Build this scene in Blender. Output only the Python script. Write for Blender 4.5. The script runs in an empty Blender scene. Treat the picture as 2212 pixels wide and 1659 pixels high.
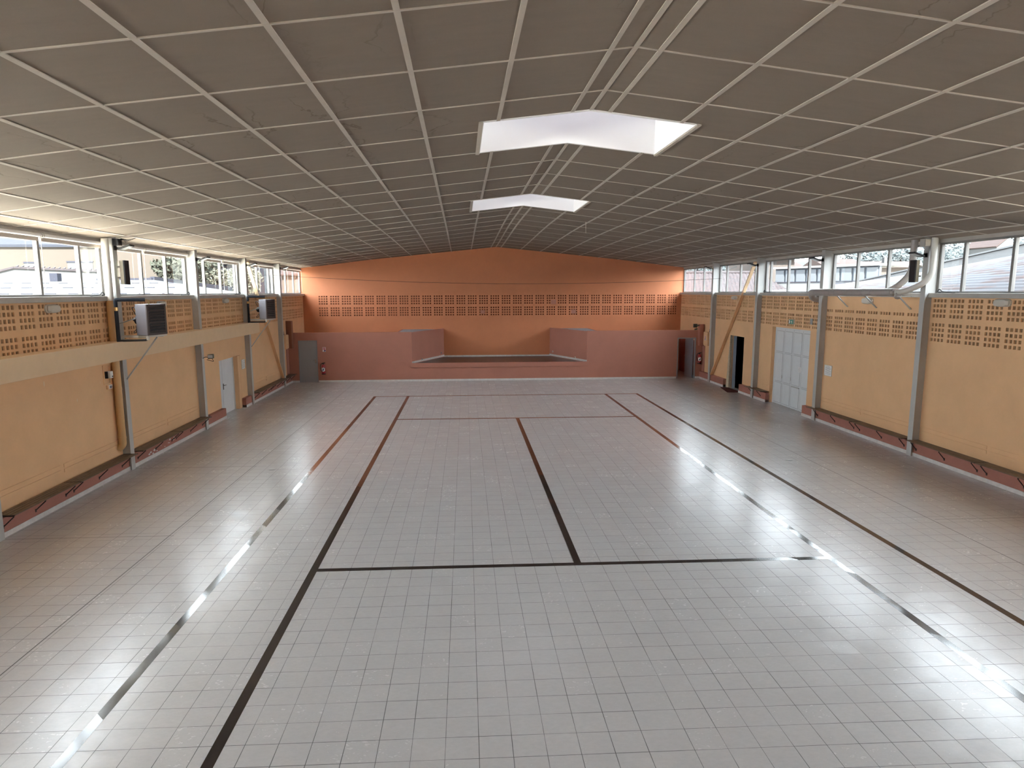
import bpy, math, random
from mathutils import Vector, Matrix
random.seed(7)
sc = bpy.context.scene
COL = sc.collection

# ------------------------------------------------------------------ camera, sky, exposure
W_, H_ = 2212, 1659
F_PX = 1485.37
yaw, pitch, roll = 0.0598, 0.1540, -0.0034
cy, sy, cp, sp = math.cos(yaw), math.sin(yaw), math.cos(pitch), math.sin(pitch)
fwd = Vector((sy*cp, cy*cp, -sp)); rgt = Vector((cy, -sy, 0)); up = rgt.cross(fwd)
r2 = rgt*math.cos(roll) + up*math.sin(roll); u2 = -rgt*math.sin(roll) + up*math.cos(roll)
cam_d = bpy.data.cameras.new('camera'); cam = bpy.data.objects.new('camera', cam_d); COL.objects.link(cam)
m3 = Matrix((r2, u2, -fwd)).transposed()
cam.matrix_world = Matrix.Translation((-1.8414, -10.8842, 4.2678)) @ m3.to_4x4()
cam_d.sensor_fit = 'HORIZONTAL'; cam_d.sensor_width = 36.0
cam_d.lens = 36.0*F_PX/W_
cam_d.shift_x = 18.82/W_
cam_d.shift_y = 31.02/W_
cam_d.clip_end = 500
sc.camera = cam

SKY = 15.0
w = bpy.data.worlds.new('sky'); sc.world = w; w.use_nodes = True
bg = w.node_tree.nodes['Background']; bg.inputs[0].default_value = (0.86, 0.93, 1.0, 1); bg.inputs[1].default_value = SKY
sun_d = bpy.data.lights.new('sun', 'SUN'); sun = bpy.data.objects.new('sun', sun_d); COL.objects.link(sun)
sun_d.energy = 90.0; sun_d.angle = math.radians(2.0); sun_d.color = (1.0, .96, .90)
sun.rotation_euler = (math.radians(42), 0, 0)      # high, from behind the viewer, along the hall
sc.view_settings.view_transform = 'Standard'; sc.view_settings.look = 'None'
sc.view_settings.exposure = 0.55; sc.view_settings.gamma = 1.0; sc.view_settings.use_curve_mapping = False
sc.cycles.use_denoising = True
sc.cycles.max_bounces = 14; sc.cycles.diffuse_bounces = 8; sc.cycles.glossy_bounces = 6
sc.cycles.transparent_max_bounces = 24; sc.cycles.transmission_bounces = 8
sc.cycles.sample_clamp_indirect = 12.0
sc.cycles.caustics_reflective = False; sc.cycles.caustics_refractive = False

# ------------------------------------------------------------------ hall dimensions
XL, XR = -10.09, 9.99            # inner wall faces
FL, FRt = -9.89, 9.78            # inner column flange faces
YB, YF = -14.2, 25.9             # rear wall, far wall
YS = 22.3                        # front of the stage block
FR = [-13.75, -8.8, -3.87, 1.08, 6.0, 10.98, 15.9, 20.78]   # frames
def ss(a, b, t):
    t = min(1, max(0, (t-a)/(b-a))); return t*t*(3-2*t)
def ceil_z(x, y):
    a = abs(x)
    return 6.777 - .1183*a - .075*ss(6, 10.2, a) - .19*ss(13, 25.9, y)*(1-min(1, a/10.2))

# ------------------------------------------------------------------ materials
def srgb(r, g, b):
    f = lambda c: c/12.92 if c <= .04045 else ((c+.055)/1.055)**2.4
    return (f(r/255), f(g/255), f(b/255))
MATS = {}
def M(name, col, rough=.6, spec=.5, metal=0., var=0., vscale=3., bump=0., bscale=60., coat=0.):
    m = bpy.data.materials.new(name); m.use_nodes = True; nt = m.node_tree; N = nt.nodes; Lk = nt.links
    b = N['Principled BSDF']
    b.inputs['Base Color'].default_value = (*col, 1); b.inputs['Roughness'].default_value = rough
    b.inputs['Specular IOR Level'].default_value = spec; b.inputs['Metallic'].default_value = metal
    if coat: b.inputs['Coat Weight'].default_value = coat
    if var or bump:
        tc = N.new('ShaderNodeTexCoord')
    if var:
        n = N.new('ShaderNodeTexNoise'); n.inputs['Scale'].default_value = vscale; n.inputs['Detail'].default_value = 6; n.inputs['Roughness'].default_value = .65
        Lk.new(tc.outputs['Object'], n.inputs['Vector'])
        mr = N.new('ShaderNodeMapRange'); mr.inputs['From Min'].default_value = .3; mr.inputs['From Max'].default_value = .7
        mr.inputs['To Min'].default_value = 1-var; mr.inputs['To Max'].default_value = 1+var
        Lk.new(n.outputs['Fac'], mr.inputs['Value'])
        mx = N.new('ShaderNodeVectorMath'); mx.operation = 'SCALE'; mx.inputs[0].default_value = col
        Lk.new(mr.outputs[0], mx.inputs['Scale']); Lk.new(mx.outputs[0], b.inputs['Base Color'])
    if bump:
        n2 = N.new('ShaderNodeTexNoise'); n2.inputs['Scale'].default_value = bscale; n2.inputs['Detail'].default_value = 4
        Lk.new(tc.outputs['Object'], n2.inputs['Vector'])
        bp = N.new('ShaderNodeBump'); bp.inputs['Strength'].default_value = bump; bp.inputs['Distance'].default_value = .01
        Lk.new(n2.outputs['Fac'], bp.inputs['Height']); Lk.new(bp.outputs[0], b.inputs['Normal'])
    MATS[name] = m; return m

yellow = M('ochre_paint', (.75, .46, .25), .75, .3, var=.05, vscale=1.2, bump=.25, bscale=140)
cream = M('cream_paint', (.75, .54, .335), .6, .4, var=.03)
orange = M('orange_paint', (.60, .225, .108), .7, .3, var=.05, vscale=.8, bump=.2, bscale=120)
salmon = M('salmon_paint', (.44, .187, .132), .7, .3, var=.05, vscale=1., bump=.2, bscale=120)
plinthm = M('plinth_paint', (.36, .15, .112), .6, .35, var=.06, vscale=4)
darkred = M('oxblood_paint', (.20, .05, .03), .6)
steel = M('grey_steel_paint', (.44, .43, .41), .5, .5, var=.05, vscale=2)
sillm = M('sill_paint', (.44, .41, .37), .55, .4, var=.08, vscale=3)
alu = M('aluminium', (.20, .19, .18), .6, .4, var=.05)
hole_shade = M('ochre_hole_shade', (.27, .165, .085), .95, .1, var=.25, vscale=18)  # wall ochre darkened to stand for the shade inside the holes
hole_shade_red = M('orange_hole_shade', (.225, .085, .045), .95, .1, var=.25, vscale=18)  # wall orange darkened likewise for the hole shade
base = M('baseboard_tile', (.64, .61, .58), .35, .5, var=.12, vscale=7)
batten = M('ceiling_batten_paint', (.45, .405, .36), .6, .3, var=.06)
wood = M('bench_wood', (.135, .09, .055), .45, .4, var=.25, vscale=5)
iron = M('dark_iron', (.035, .022, .018), .5, .5)
black = M('black_plastic', (.012, .012, .014), .5, .4)
blackfoam = M('black_foam', (.02, .021, .026), .85, .2)
white = M('white_paint', (.80, .80, .80), .5, .4)
offwhite = M('aged_white_plastic', (.60, .55, .47), .45, .5, var=.1, vscale=12)
blindm = M('blind_fabric', (.44, .385, .34), .8, .2)
doorwhite = M('white_door_paint', (.66, .68, .69), .4, .5, var=.03)
doorgrey = M('grey_door_paint', (.30, .295, .295), .45, .5)
framegrey = M('grey_frame_paint', (.27, .275, .28), .4, .5)
leafblue = M('blue_grey_metal', (.20, .23, .27), .45, .5)
heaterc = M('heater_casing', (.22, .205, .225), .4, .5, .2, var=.05)
heaterd = M('heater_brown', (.085, .066, .058), .55, .4)
chrome = M('chrome', (.75, .74, .72), .2, .5, 1.)
brass = M('brass', (.55, .36, .15), .3, .5, 1.)
redm = M('extinguisher_red', (.36, .012, .018), .3, .5, coat=.3)
paper = M('paper', (.78, .77, .76), .8, .2)
inkm = M('ink', (.10, .10, .12), .8, .1)
signred = M('sign_red', (.45, .02, .02), .5)
signblue = M('sign_blue', (.03, .04, .14), .5)
signgreen = M('sign_green', (.02, .22, .13), .5)
pvc = M('grey_white_pipe', (.62, .585, .53), .4, .5, var=.05, vscale=4)
ductm = M('duct_sheet', (.40, .36, .33), .45, .5, .15, var=.08, vscale=5)
ochrepipe = M('ochre_pipe_paint', (.60, .37, .17), .5, .4)
floodlens = M('lamp_lens', (.55, .57, .58), .25, .6)
olive = M('olive_metal', (.12, .12, .085), .5, .4)
stagefl = M('stage_lino', (.085, .055, .045), .32, .5, var=.2, vscale=2)
roofgrey = M('roof_felt_grey', (.36, .35, .36), .8, .2, var=.1)
shaftw = M('shaft_white', (.86, .86, .87), .6, .3)
matred = M('red_rubber_mat', (.09, .022, .02), .85, .2, var=.2, vscale=20)
darkroom = M('unlit_room', (.03, .03, .035), .9, .1)  # near-black walls: the room's darkness is put into the colour
concrete = M('broken_plaster', (.52, .42, .30), .9, .1, var=.2, vscale=15)
# things outside
OA = .15  # dims the colours below against daylight; they also have haze mixed in
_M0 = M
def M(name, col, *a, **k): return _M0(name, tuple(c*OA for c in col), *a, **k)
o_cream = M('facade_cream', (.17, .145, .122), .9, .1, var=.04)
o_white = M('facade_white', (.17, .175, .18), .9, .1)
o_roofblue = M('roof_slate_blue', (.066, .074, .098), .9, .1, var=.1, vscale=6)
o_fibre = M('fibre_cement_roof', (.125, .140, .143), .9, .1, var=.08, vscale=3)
o_wwhite = M('workshop_white', (.40, .41, .42), .9, .1)  # facade white brightened to make up for sun missing on this face
o_par = M('parapet_white', (.50, .50, .50), .9, .1, var=.04)  # brighter white copy, the sun this face lacks put into the colour
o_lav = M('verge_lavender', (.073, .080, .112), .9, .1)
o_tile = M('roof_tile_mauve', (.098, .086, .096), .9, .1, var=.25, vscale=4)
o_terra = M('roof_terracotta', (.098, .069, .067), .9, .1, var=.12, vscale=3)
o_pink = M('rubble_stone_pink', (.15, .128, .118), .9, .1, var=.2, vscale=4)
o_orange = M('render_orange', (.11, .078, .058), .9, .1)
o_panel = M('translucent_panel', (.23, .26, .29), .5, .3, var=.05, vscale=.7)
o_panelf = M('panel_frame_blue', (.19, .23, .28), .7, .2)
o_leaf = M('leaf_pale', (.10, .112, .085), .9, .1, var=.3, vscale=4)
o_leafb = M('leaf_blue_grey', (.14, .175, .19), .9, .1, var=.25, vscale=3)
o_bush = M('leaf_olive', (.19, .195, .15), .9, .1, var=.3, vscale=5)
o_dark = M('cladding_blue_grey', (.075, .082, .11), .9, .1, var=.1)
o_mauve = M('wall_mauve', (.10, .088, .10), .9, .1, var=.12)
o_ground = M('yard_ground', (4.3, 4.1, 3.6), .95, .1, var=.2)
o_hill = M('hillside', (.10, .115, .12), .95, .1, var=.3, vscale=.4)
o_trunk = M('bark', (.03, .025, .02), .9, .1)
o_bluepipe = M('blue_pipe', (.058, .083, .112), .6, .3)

M = _M0
def glass_mat():
    m = bpy.data.materials.new('window_glass'); m.use_nodes = True; nt = m.node_tree; N = nt.nodes; Lk = nt.links
    for n in list(N): N.remove(n)
    o = N.new('ShaderNodeOutputMaterial'); t = N.new('ShaderNodeBsdfTransparent'); g = N.new('ShaderNodeBsdfGlossy'); x = N.new('ShaderNodeMixShader')
    t.inputs[0].default_value = (.95, .97, .97, 1); g.inputs['Roughness'].default_value = .02
    lw = N.new('ShaderNodeLayerWeight'); lw.inputs[0].default_value = .5
    pw = N.new('ShaderNodeMath'); pw.operation = 'POWER'; Lk.new(lw.outputs['Facing'], pw.inputs[0]); pw.inputs[1].default_value = 4.
    mu_ = N.new('ShaderNodeMath'); mu_.operation = 'MULTIPLY_ADD'; Lk.new(pw.outputs[0], mu_.inputs[0]); mu_.inputs[1].default_value = .45; mu_.inputs[2].default_value = .025
    Lk.new(mu_.outputs[0], x.inputs[0]); Lk.new(t.outputs[0], x.inputs[1]); Lk.new(g.outputs[0], x.inputs[2]); Lk.new(x.outputs[0], o.inputs[0])
    return m
glass = glass_mat()
def dome_mat():
    m = bpy.data.materials.new('opal_dome'); m.use_nodes = True; nt = m.node_tree; N = nt.nodes; Lk = nt.links
    for n in list(N): N.remove(n)
    o = N.new('ShaderNodeOutputMaterial'); t = N.new('ShaderNodeBsdfTranslucent'); t.inputs[0].default_value = (.0165, .0163, .0188, 1)
    d = N.new('ShaderNodeBsdfDiffuse'); d.inputs[0].default_value = (.6, .6, .6, 1); x = N.new('ShaderNodeAddShader')
    Lk.new(t.outputs[0], x.inputs[0]); Lk.new(d.outputs[0], x.inputs[1]); Lk.new(x.outputs[0], o.inputs[0]); return m
dome = dome_mat()

class G:
    """small node-graph writer"""
    def __init__(s, name):
        s.m = bpy.data.materials.new(name); s.m.use_nodes = True; s.nt = s.m.node_tree
        s.b = s.nt.nodes['Principled BSDF']
    def n(s, t, **kw):
        x = s.nt.nodes.new(t)
        for k, v in kw.items(): setattr(x, k, v)
        return x
    def put(s, sock, v):
        if v is None: return
        if isinstance(v, bpy.types.NodeSocket): s.nt.links.new(v, sock)
        else: sock.default_value = v
    def math(s, op, a, b=None, c=None, clamp=False):
        x = s.n('ShaderNodeMath', operation=op, use_clamp=clamp)
        for i, v in enumerate((a, b, c)): s.put(x.inputs[i], v)
        return x.outputs[0]
    def mix(s, f, a, b):
        x = s.n('ShaderNodeMix', data_type='RGBA')
        s.put(x.inputs[0], f); s.put(x.inputs[6], a); s.put(x.inputs[7], b); return x.outputs[2]
    def xyz(s):
        tc = s.n('ShaderNodeTexCoord'); sp_ = s.n('ShaderNodeSeparateXYZ'); s.nt.links.new(tc.outputs['Object'], sp_.inputs[0])
        s.obj = tc.outputs['Object']; return sp_.outputs
    def comb(s, x, y, z=0.):
        c = s.n('ShaderNodeCombineXYZ'); s.put(c.inputs[0], x); s.put(c.inputs[1], y); s.put(c.inputs[2], z); return c.outputs[0]
    def noise(s, vec, scale, detail=4, rough=.55, dist=0.):
        x = s.n('ShaderNodeTexNoise'); s.put(x.inputs['Vector'], vec); x.inputs['Scale'].default_value = scale
        x.inputs['Detail'].default_value = detail; x.inputs['Roughness'].default_value = rough; x.inputs['Distortion'].default_value = dist
        return x
    def rng(s, v, a, b, c, d):
        x = s.n('ShaderNodeMapRange'); s.put(x.inputs[0], v)
        for i, q in enumerate((a, b, c, d)): x.inputs[i+1].default_value = q
        return x.outputs[0]

STRIPX = [-5.545, -4.18, -0.045, 4.06, 5.39]; SW = .115; TILE = .3185; ROT = .0053
def floor_mat():
    g = G('floor_tile'); X, Y, Z = g.xyz()
    xf = g.math('SUBTRACT', X, g.math('MULTIPLY', Y, ROT)); yf = g.math('ADD', Y, g.math('MULTIPLY', X, ROT*1.3))
    u = xf
    for s in STRIPX:
        t = g.math('DIVIDE', g.math('SUBTRACT', xf, s-SW/2), SW, clamp=True)
        u = g.math('SUBTRACT', u, g.math('MULTIPLY', t, SW))
    u = g.math('DIVIDE', g.math('ADD', u, .1025+.006+2*SW+20*TILE), TILE); v = g.math('DIVIDE', g.math('ADD', yf, .02+60*TILE), TILE)
    cu, cv = g.math('FLOOR', u), g.math('FLOOR', v)
    fu, fv = g.math('SUBTRACT', u, cu), g.math('SUBTRACT', v, cv)
    cell = g.comb(cu, cv, 0.)
    wn = g.n('ShaderNodeTexWhiteNoise', noise_dimensions='2D'); g.put(wn.inputs['Vector'], cell)
    sepc = g.n('ShaderNodeSeparateColor'); g.put(sepc.inputs[0], wn.outputs['Color'])
    du = g.math('MINIMUM', fu, g.math('SUBTRACT', 1., fu)); dv = g.math('MINIMUM', fv, g.math('SUBTRACT', 1., fv))
    # the joints open and close along their length
    jn = g.noise(g.obj, 1.3, 3)
    wd = g.rng(jn.outputs['Fac'], .35, .65, .0045, .0115)
    gu = g.math('LESS_THAN', du, wd); gv = g.math('LESS_THAN', dv, wd)
    grout = g.math('MAXIMUM', gu, gv)
    # expansion joints of the slab
    ej = None
    for e in (-7.08, 6.93):
        q = g.math('LESS_THAN', g.math('ABSOLUTE', g.math('SUBTRACT', xf, e)), .008); ej = q if ej is None else g.math('MAXIMUM', ej, q)
    for e in (1.1, 6.02):
        q = g.math('LESS_THAN', g.math('ABSOLUTE', g.math('SUBTRACT', yf, e)), .007)
        q = g.math('MULTIPLY', q, g.math('GREATER_THAN', g.math('ABSOLUTE', xf), 7.0)); ej = g.math('MAXIMUM', ej, q)
    line = g.math('MAXIMUM', grout, ej)
    n1 = g.noise(g.obj, 2.2, 6, .6); n2 = g.noise(g.comb(g.math('MULTIPLY', X, 1.), g.math('MULTIPLY', Y, 1.6), 0.), 13., 5, .7)
    c = g.mix(g.rng(n1.outputs['Fac'], .3, .7, 0., 1.), (.50, .487, .482, 1), (.54, .527, .52, 1))
    c = g.mix(g.rng(n2.outputs['Fac'], .35, .7, 0., .42), c, (.43, .417, .41, 1))
    c = g.mix(g.math('MULTIPLY', sepc.outputs[2], .06), c, (.61, .60, .59, 1))
    c = g.mix(line, c, (.055, .05, .048, 1))
    g.put(g.b.inputs['Base Color'], c)
    r = g.rng(n2.outputs['Fac'], .3, .7, .20, .26); r = g.math('ADD', r, g.math('MULTIPLY', sepc.outputs[0], .03)); r = g.math('ADD', r, g.math('MULTIPLY', line, .4))
    g.put(g.b.inputs['Roughness'], r); g.b.inputs['Specular IOR Level'].default_value = .95
    # every tile sits at its own slight tilt
    tx = g.math('MULTIPLY', g.math('SUBTRACT', sepc.outputs[0], .5), .014); ty = g.math('MULTIPLY', g.math('SUBTRACT', sepc.outputs[1], .5), .016)
    wv = g.noise(g.comb(g.math('MULTIPLY', X, 3.), g.math('MULTIPLY', Y, 5.), g.math('MULTIPLY', sepc.outputs[2], 40.)), 1.5, 2, .5)
    sw = g.n('ShaderNodeSeparateColor'); g.put(sw.inputs[0], wv.outputs['Color'])
    tx = g.math('ADD', tx, g.math('MULTIPLY', g.math('SUBTRACT', sw.outputs[0], .5), .055)); ty = g.math('ADD', ty, g.math('MULTIPLY', g.math('SUBTRACT', sw.outputs[1], .5), .06))
    nv = g.n('ShaderNodeVectorMath', operation='NORMALIZE'); g.put(nv.inputs[0], g.comb(tx, ty, 1.)); g.put(g.b.inputs['Normal'], nv.outputs[0])
    return g.m
floorm = floor_mat()
def strip_mat():
    g = G('black_strip_tile'); X, Y, Z = g.xyz()
    k = g.math('FLOOR', g.math('DIVIDE', g.math('ADD', g.math('ADD', X, Y), 100.), .97))
    wn = g.n('ShaderNodeTexWhiteNoise', noise_dimensions='1D'); g.put(wn.inputs['W'], k)
    s3 = g.n('ShaderNodeSeparateColor'); g.put(s3.inputs[0], wn.outputs['Color'])
    n = g.noise(g.obj, 3., 4)
    g.put(g.b.inputs['Base Color'], g.mix(g.rng(n.outputs['Fac'], .3, .7, 0., 1.), (.018, .014, .0135, 1), (.03, .022, .02, 1)))
    g.b.inputs['Roughness'].default_value = .12; g.b.inputs['Specular IOR Level'].default_value = .55
    tx = g.math('MULTIPLY', g.math('SUBTRACT', s3.outputs[0], .5), .03); ty = g.math('MULTIPLY', g.math('SUBTRACT', s3.outputs[1], .5), .05)
    wv = g.noise(g.obj, 1.1, 1); sw = g.n('ShaderNodeSeparateColor'); g.put(sw.inputs[0], wv.outputs['Color'])
    tx = g.math('ADD', tx, g.math('MULTIPLY', g.math('SUBTRACT', sw.outputs[0], .5), .05)); ty = g.math('ADD', ty, g.math('MULTIPLY', g.math('SUBTRACT', sw.outputs[1], .5), .05))
    nv = g.n('ShaderNodeVectorMath', operation='NORMALIZE'); g.put(nv.inputs[0], g.comb(tx, ty, 1.)); g.put(g.b.inputs['Normal'], nv.outputs[0])
    return g.m
stripm = strip_mat()

BW, BD, CL, CY0 = 1.0338, .2621, 1.545, -4.92      # batten pitch, first offset, cross pitch, cross phase
def ceil_mat():
    g = G('ceiling_panel'); X, Y, Z = g.xyz()
    ax = g.math('ABSOLUTE', X)
    su = g.math('DIVIDE', g.math('ADD', g.math('SUBTRACT', ax, BD), BW*3), BW); sv = g.math('DIVIDE', g.math('ADD', g.math('SUBTRACT', Y, CY0), CL*20), CL)
    cell = g.comb(g.math('FLOOR', su), g.math('FLOOR', sv), g.math('SIGN', X))
    wn = g.n('ShaderNodeTexWhiteNoise', noise_dimensions='3D'); g.put(wn.inputs['Vector'], cell)
    n1 = g.noise(g.comb(g.math('MULTIPLY', X, .6), g.math('MULTIPLY', Y, 2.2), 0.), 3., 6, .65)
    n3 = g.noise(g.obj, .35, 3)
    c = g.mix(g.rng(n1.outputs['Fac'], .3, .7, 0., 1.), (.20, .166, .137, 1), (.222, .185, .154, 1))
    c = g.mix(g.math('MULTIPLY', wn.outputs['Value'], .35), c, (.193, .161, .134, 1))
    c = g.mix(g.rng(n3.outputs['Fac'], .4, .7, 0., .5), c, (.215, .18, .146, 1))
    # dried water rings that spread from the joints
    sf = g.noise(g.obj, .85, 5, .55, .6); lo = g.noise(g.obj, .22, 2)
    fu = g.math('SUBTRACT', su, g.math('FLOOR', su)); d = g.math('MULTIPLY', g.math('MINIMUM', fu, g.math('SUBTRACT', 1., fu)), 1.6)
    val = g.math('SUBTRACT', sf.outputs['Fac'], g.math('MULTIPLY', d, .42))
    ring = g.math('SUBTRACT', 1., g.rng(g.math('ABSOLUTE', g.math('SUBTRACT', val, .44)), .002, .012, 0., 1.))
    inside = g.math('GREATER_THAN', val, .44)
    patch = g.rng(lo.outputs['Fac'], .48, .56, 0., 1.)
    c = g.mix(g.math('MULTIPLY', g.math('MULTIPLY', inside, patch), .22), c, (.245, .21, .178, 1))
    c = g.mix(g.math('MULTIPLY', g.math('MULTIPLY', ring, patch), .55), c, (.095, .062, .038, 1))
    g.put(g.b.inputs['Base Color'], c); g.b.inputs['Roughness'].default_value = .85; g.b.inputs['Specular IOR Level'].default_value = .2
    return g.m
ceilm = ceil_mat()
def rust_mat():
    g = G('corrugated_blue_sheet'); X, Y, Z = g.xyz()
    n = g.noise(g.comb(g.math('MULTIPLY', X, 2.2), g.math('MULTIPLY', Y, .16), 0.), 1.6, 3, .6)
    c = g.mix(g.rng(n.outputs['Fac'], .52, .56, 0., .8), (.098*OA, .112*OA, .142*OA, 1), (.075*OA, .046*OA, .048*OA, 1))
    g.put(g.b.inputs['Base Color'], c); g.b.inputs['Roughness'].default_value = .8; g.b.inputs['Specular IOR Level'].default_value = .2
    return g.m
rustm = rust_mat()

# ------------------------------------------------------------------ mesh helpers
class MB:
    def __init__(s): s.v = []; s.f = []
    def add(s, vs, fs):
        o = len(s.v); s.v += [tuple(p) for p in vs]; s.f += [tuple(i+o for i in f) for f in fs]; return s
    def box(s, x0, x1, y0, y1, z0, z1):
        x0, x1 = min(x0, x1), max(x0, x1); y0, y1 = min(y0, y1), max(y0, y1); z0, z1 = min(z0, z1), max(z0, z1)
        return s.add([(x0,y0,z0),(x1,y0,z0),(x1,y1,z0),(x0,y1,z0),(x0,y0,z1),(x1,y0,z1),(x1,y1,z1),(x0,y1,z1)],
                     [(0,3,2,1),(4,5,6,7),(0,1,5,4),(1,2,6,5),(2,3,7,6),(3,0,4,7)])
    def obox(s, c, ax, ay, az):
        """box from centre and three half-axis vectors"""
        c, ax, ay, az = Vector(c), Vector(ax), Vector(ay), Vector(az)
        pts = [c+sx*ax+sy_*ay+sz*az for sz in (-1,1) for (sx,sy_) in ((-1,-1),(1,-1),(1,1),(-1,1))]
        return s.add(pts, [(0,3,2,1),(4,5,6,7),(0,1,5,4),(1,2,6,5),(2,3,7,6),(3,0,4,7)])
    def bar(s, p, q, wd, ht, upv=(0,0,1)):
        p, q = Vector(p), Vector(q); d = (q-p); L = d.length; d.normalize()
        sx = d.cross(Vector(upv)); sx.normalize(); uz = sx.cross(d)
        return s.obox((p+q)/2, d*L/2, sx*wd/2, uz*ht/2)
    def tube(s, pts, r, n=14, caps=True):
        pts = [Vector(p) for p in pts]; rs = r if isinstance(r, (list, tuple)) else [r]*len(pts)
        o = len(s.v); prev = None
        for i, p in enumerate(pts):
            a = pts[max(0, i-1)]; b = pts[min(len(pts)-1, i+1)]; d = (b-a).normalized()
            if prev is None:
                e = Vector((0,0,1)) if abs(d.z) < .9 else Vector((1,0,0)); x = d.cross(e).normalized()
            else:
                x = (prev - d*prev.dot(d)).normalized()
            prev = x; y = d.cross(x)
            for k in range(n):
                t = 2*math.pi*k/n; s.v.append(tuple(p + (x*math.cos(t)+y*math.sin(t))*rs[i]))
        for i in range(len(pts)-1):
            for k in range(n):
                a = o+i*n+k; b = o+i*n+(k+1)%n; s.f.append((a, b, b+n, a+n))
        if caps:
            s.f.append(tuple(o+k for k in reversed(range(n)))); s.f.append(tuple(o+(len(pts)-1)*n+k for k in range(n)))
        return s
    def prism(s, poly, axis, a, b):
        """polygon (2-D) extruded along axis 0/1/2 from a to b"""
        n = len(poly)
        def P(q, t): return [(t, q[0], q[1]), (q[0], t, q[1]), (q[0], q[1], t)][axis]
        vs = [P(q, a) for q in poly] + [P(q, b) for q in poly]
        fs = [tuple(range(n)), tuple(range(2*n-1, n-1, -1))] + [(i, i+n, (i+1) % n+n, (i+1) % n) for i in range(n)]
        return s.add(vs, fs)
    def build(s, name, mat, parent=None, smooth=False, kind=None, bevel=0.):
        me = bpy.data.meshes.new(name); off = Vector((0,0,0))
        if parent is not None:
            p = parent
            while p is not None: off += p.location; p = p.parent
        me.from_pydata([tuple(Vector(q)-off) for q in s.v], [], s.f); me.update()
        import bmesh
        b = bmesh.new(); b.from_mesh(me); bmesh.ops.recalc_face_normals(b, faces=b.faces); b.to_mesh(me); b.free()
        me.materials.append(mat)
        if smooth:
            me.shade_smooth()
            if hasattr(me, 'set_sharp_from_angle'): me.set_sharp_from_angle(angle=math.radians(38))
        o = bpy.data.objects.new(name, me); COL.objects.link(o)
        if parent is not None: o.parent = parent
        if kind: o['kind'] = kind
        if bevel:
            md = o.modifiers.new('edge', 'BEVEL'); md.width = bevel; md.segments = 2; md.limit_method = 'ANGLE'
        return o
def B(*a): return MB().box(*a)
def struct(name, mb, mat, parent=None, **k): return mb.build(name, mat, parent, kind=None if parent else 'structure', **k)
def thing(name, label, cat, loc, group=None):
    o = bpy.data.objects.new(name, None); COL.objects.link(o); o.location = loc; o.empty_display_size = .1
    o['label'] = label; o['category'] = cat
    if group: o['group'] = group
    return o
def tag(o, label, cat, group=None, kind=None):
    o['label'] = label; o['category'] = cat
    if group: o['group'] = group
    if kind: o['kind'] = kind
    return o
def dup(root, loc, label, group=None):
    r = root.copy(); COL.objects.link(r); r.location = loc; r['label'] = label
    if group: r['group'] = group
    for ch in list(root.children):
        c = ch.copy(); COL.objects.link(c); c.parent = r
        for g2 in list(ch.children):
            d = g2.copy(); COL.objects.link(d); d.parent = c
    return r
def bend(pts, r, n=5):
    """polyline with rounded corners"""
    pts = [Vector(p) for p in pts]; out = [pts[0]]
    for i in range(1, len(pts)-1):
        a = (pts[i-1]-pts[i]); b = (pts[i+1]-pts[i]); rr = min(r, a.length*.45, b.length*.45)
        p0 = pts[i]+a.normalized()*rr; p1 = pts[i]+b.normalized()*rr
        for k in range(n+1):
            t = k/n; out.append(p0*(1-t)**2 + pts[i]*2*t*(1-t) + p1*t*t)
    out.append(pts[-1]); return out

# ------------------------------------------------------------------ floor and court
floor = struct('floor', B(-10.4, 10.3, YB-.2, YF+.2, -.2, 0), floorm)
def fp(x, y): return (x + ROT*y, y - ROT*1.3*x)
def strip(xa, ya, xb, yb):
    a, b = Vector((*fp(xa, ya), 0)), Vector((*fp(xb, yb), 0)); d = (b-a).normalized(); n = Vector((-d.y, d.x, 0))*SW/2
    mb = MB(); pts = [a-n, b-n, b+n, a+n]
    mb.add([(p.x, p.y, -.004) for p in pts] + [(p.x, p.y, .0012) for p in pts], [(0,3,2,1),(4,5,6,7),(0,1,5,4),(1,2,6,5),(2,3,7,6),(3,0,4,7)])
    return mb.build('court_line', stripm, floor)
YN, YSV, YBL = -.61, 12.16, 17.49
for x in (STRIPX[0], STRIPX[4]): strip(x, -13.5, x, YBL)
for x in (STRIPX[1], STRIPX[3]): strip(x, -13.5, x, YBL-SW/2)
strip(STRIPX[2], YN+SW/2, STRIPX[2], YSV-SW/2)
strip(STRIPX[0]+SW/2, YBL-SW/2, STRIPX[4]-SW/2, YBL-SW/2)
strip(STRIPX[1]+SW/2, YSV, STRIPX[3]-SW/2, YSV)
strip(STRIPX[1]+SW/2, YN, STRIPX[3]-SW/2, YN)
for (x, y, side) in ((-6.50, 5.74, 'left'), (6.44, 5.72, 'right')):
    t = thing('floor_drain', f'small round grey floor drain cover on the {side} side of the court', 'drain', (x, y, 0), 'floor drain covers')
    MB().tube([(x, y, 0), (x, y, .006)], .085, 20).build('drain_rim', framegrey, t)
    MB().tube([(x, y, .005), (x, y, .009)], .06, 20).build('drain_grate', doorgrey, t)

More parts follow.
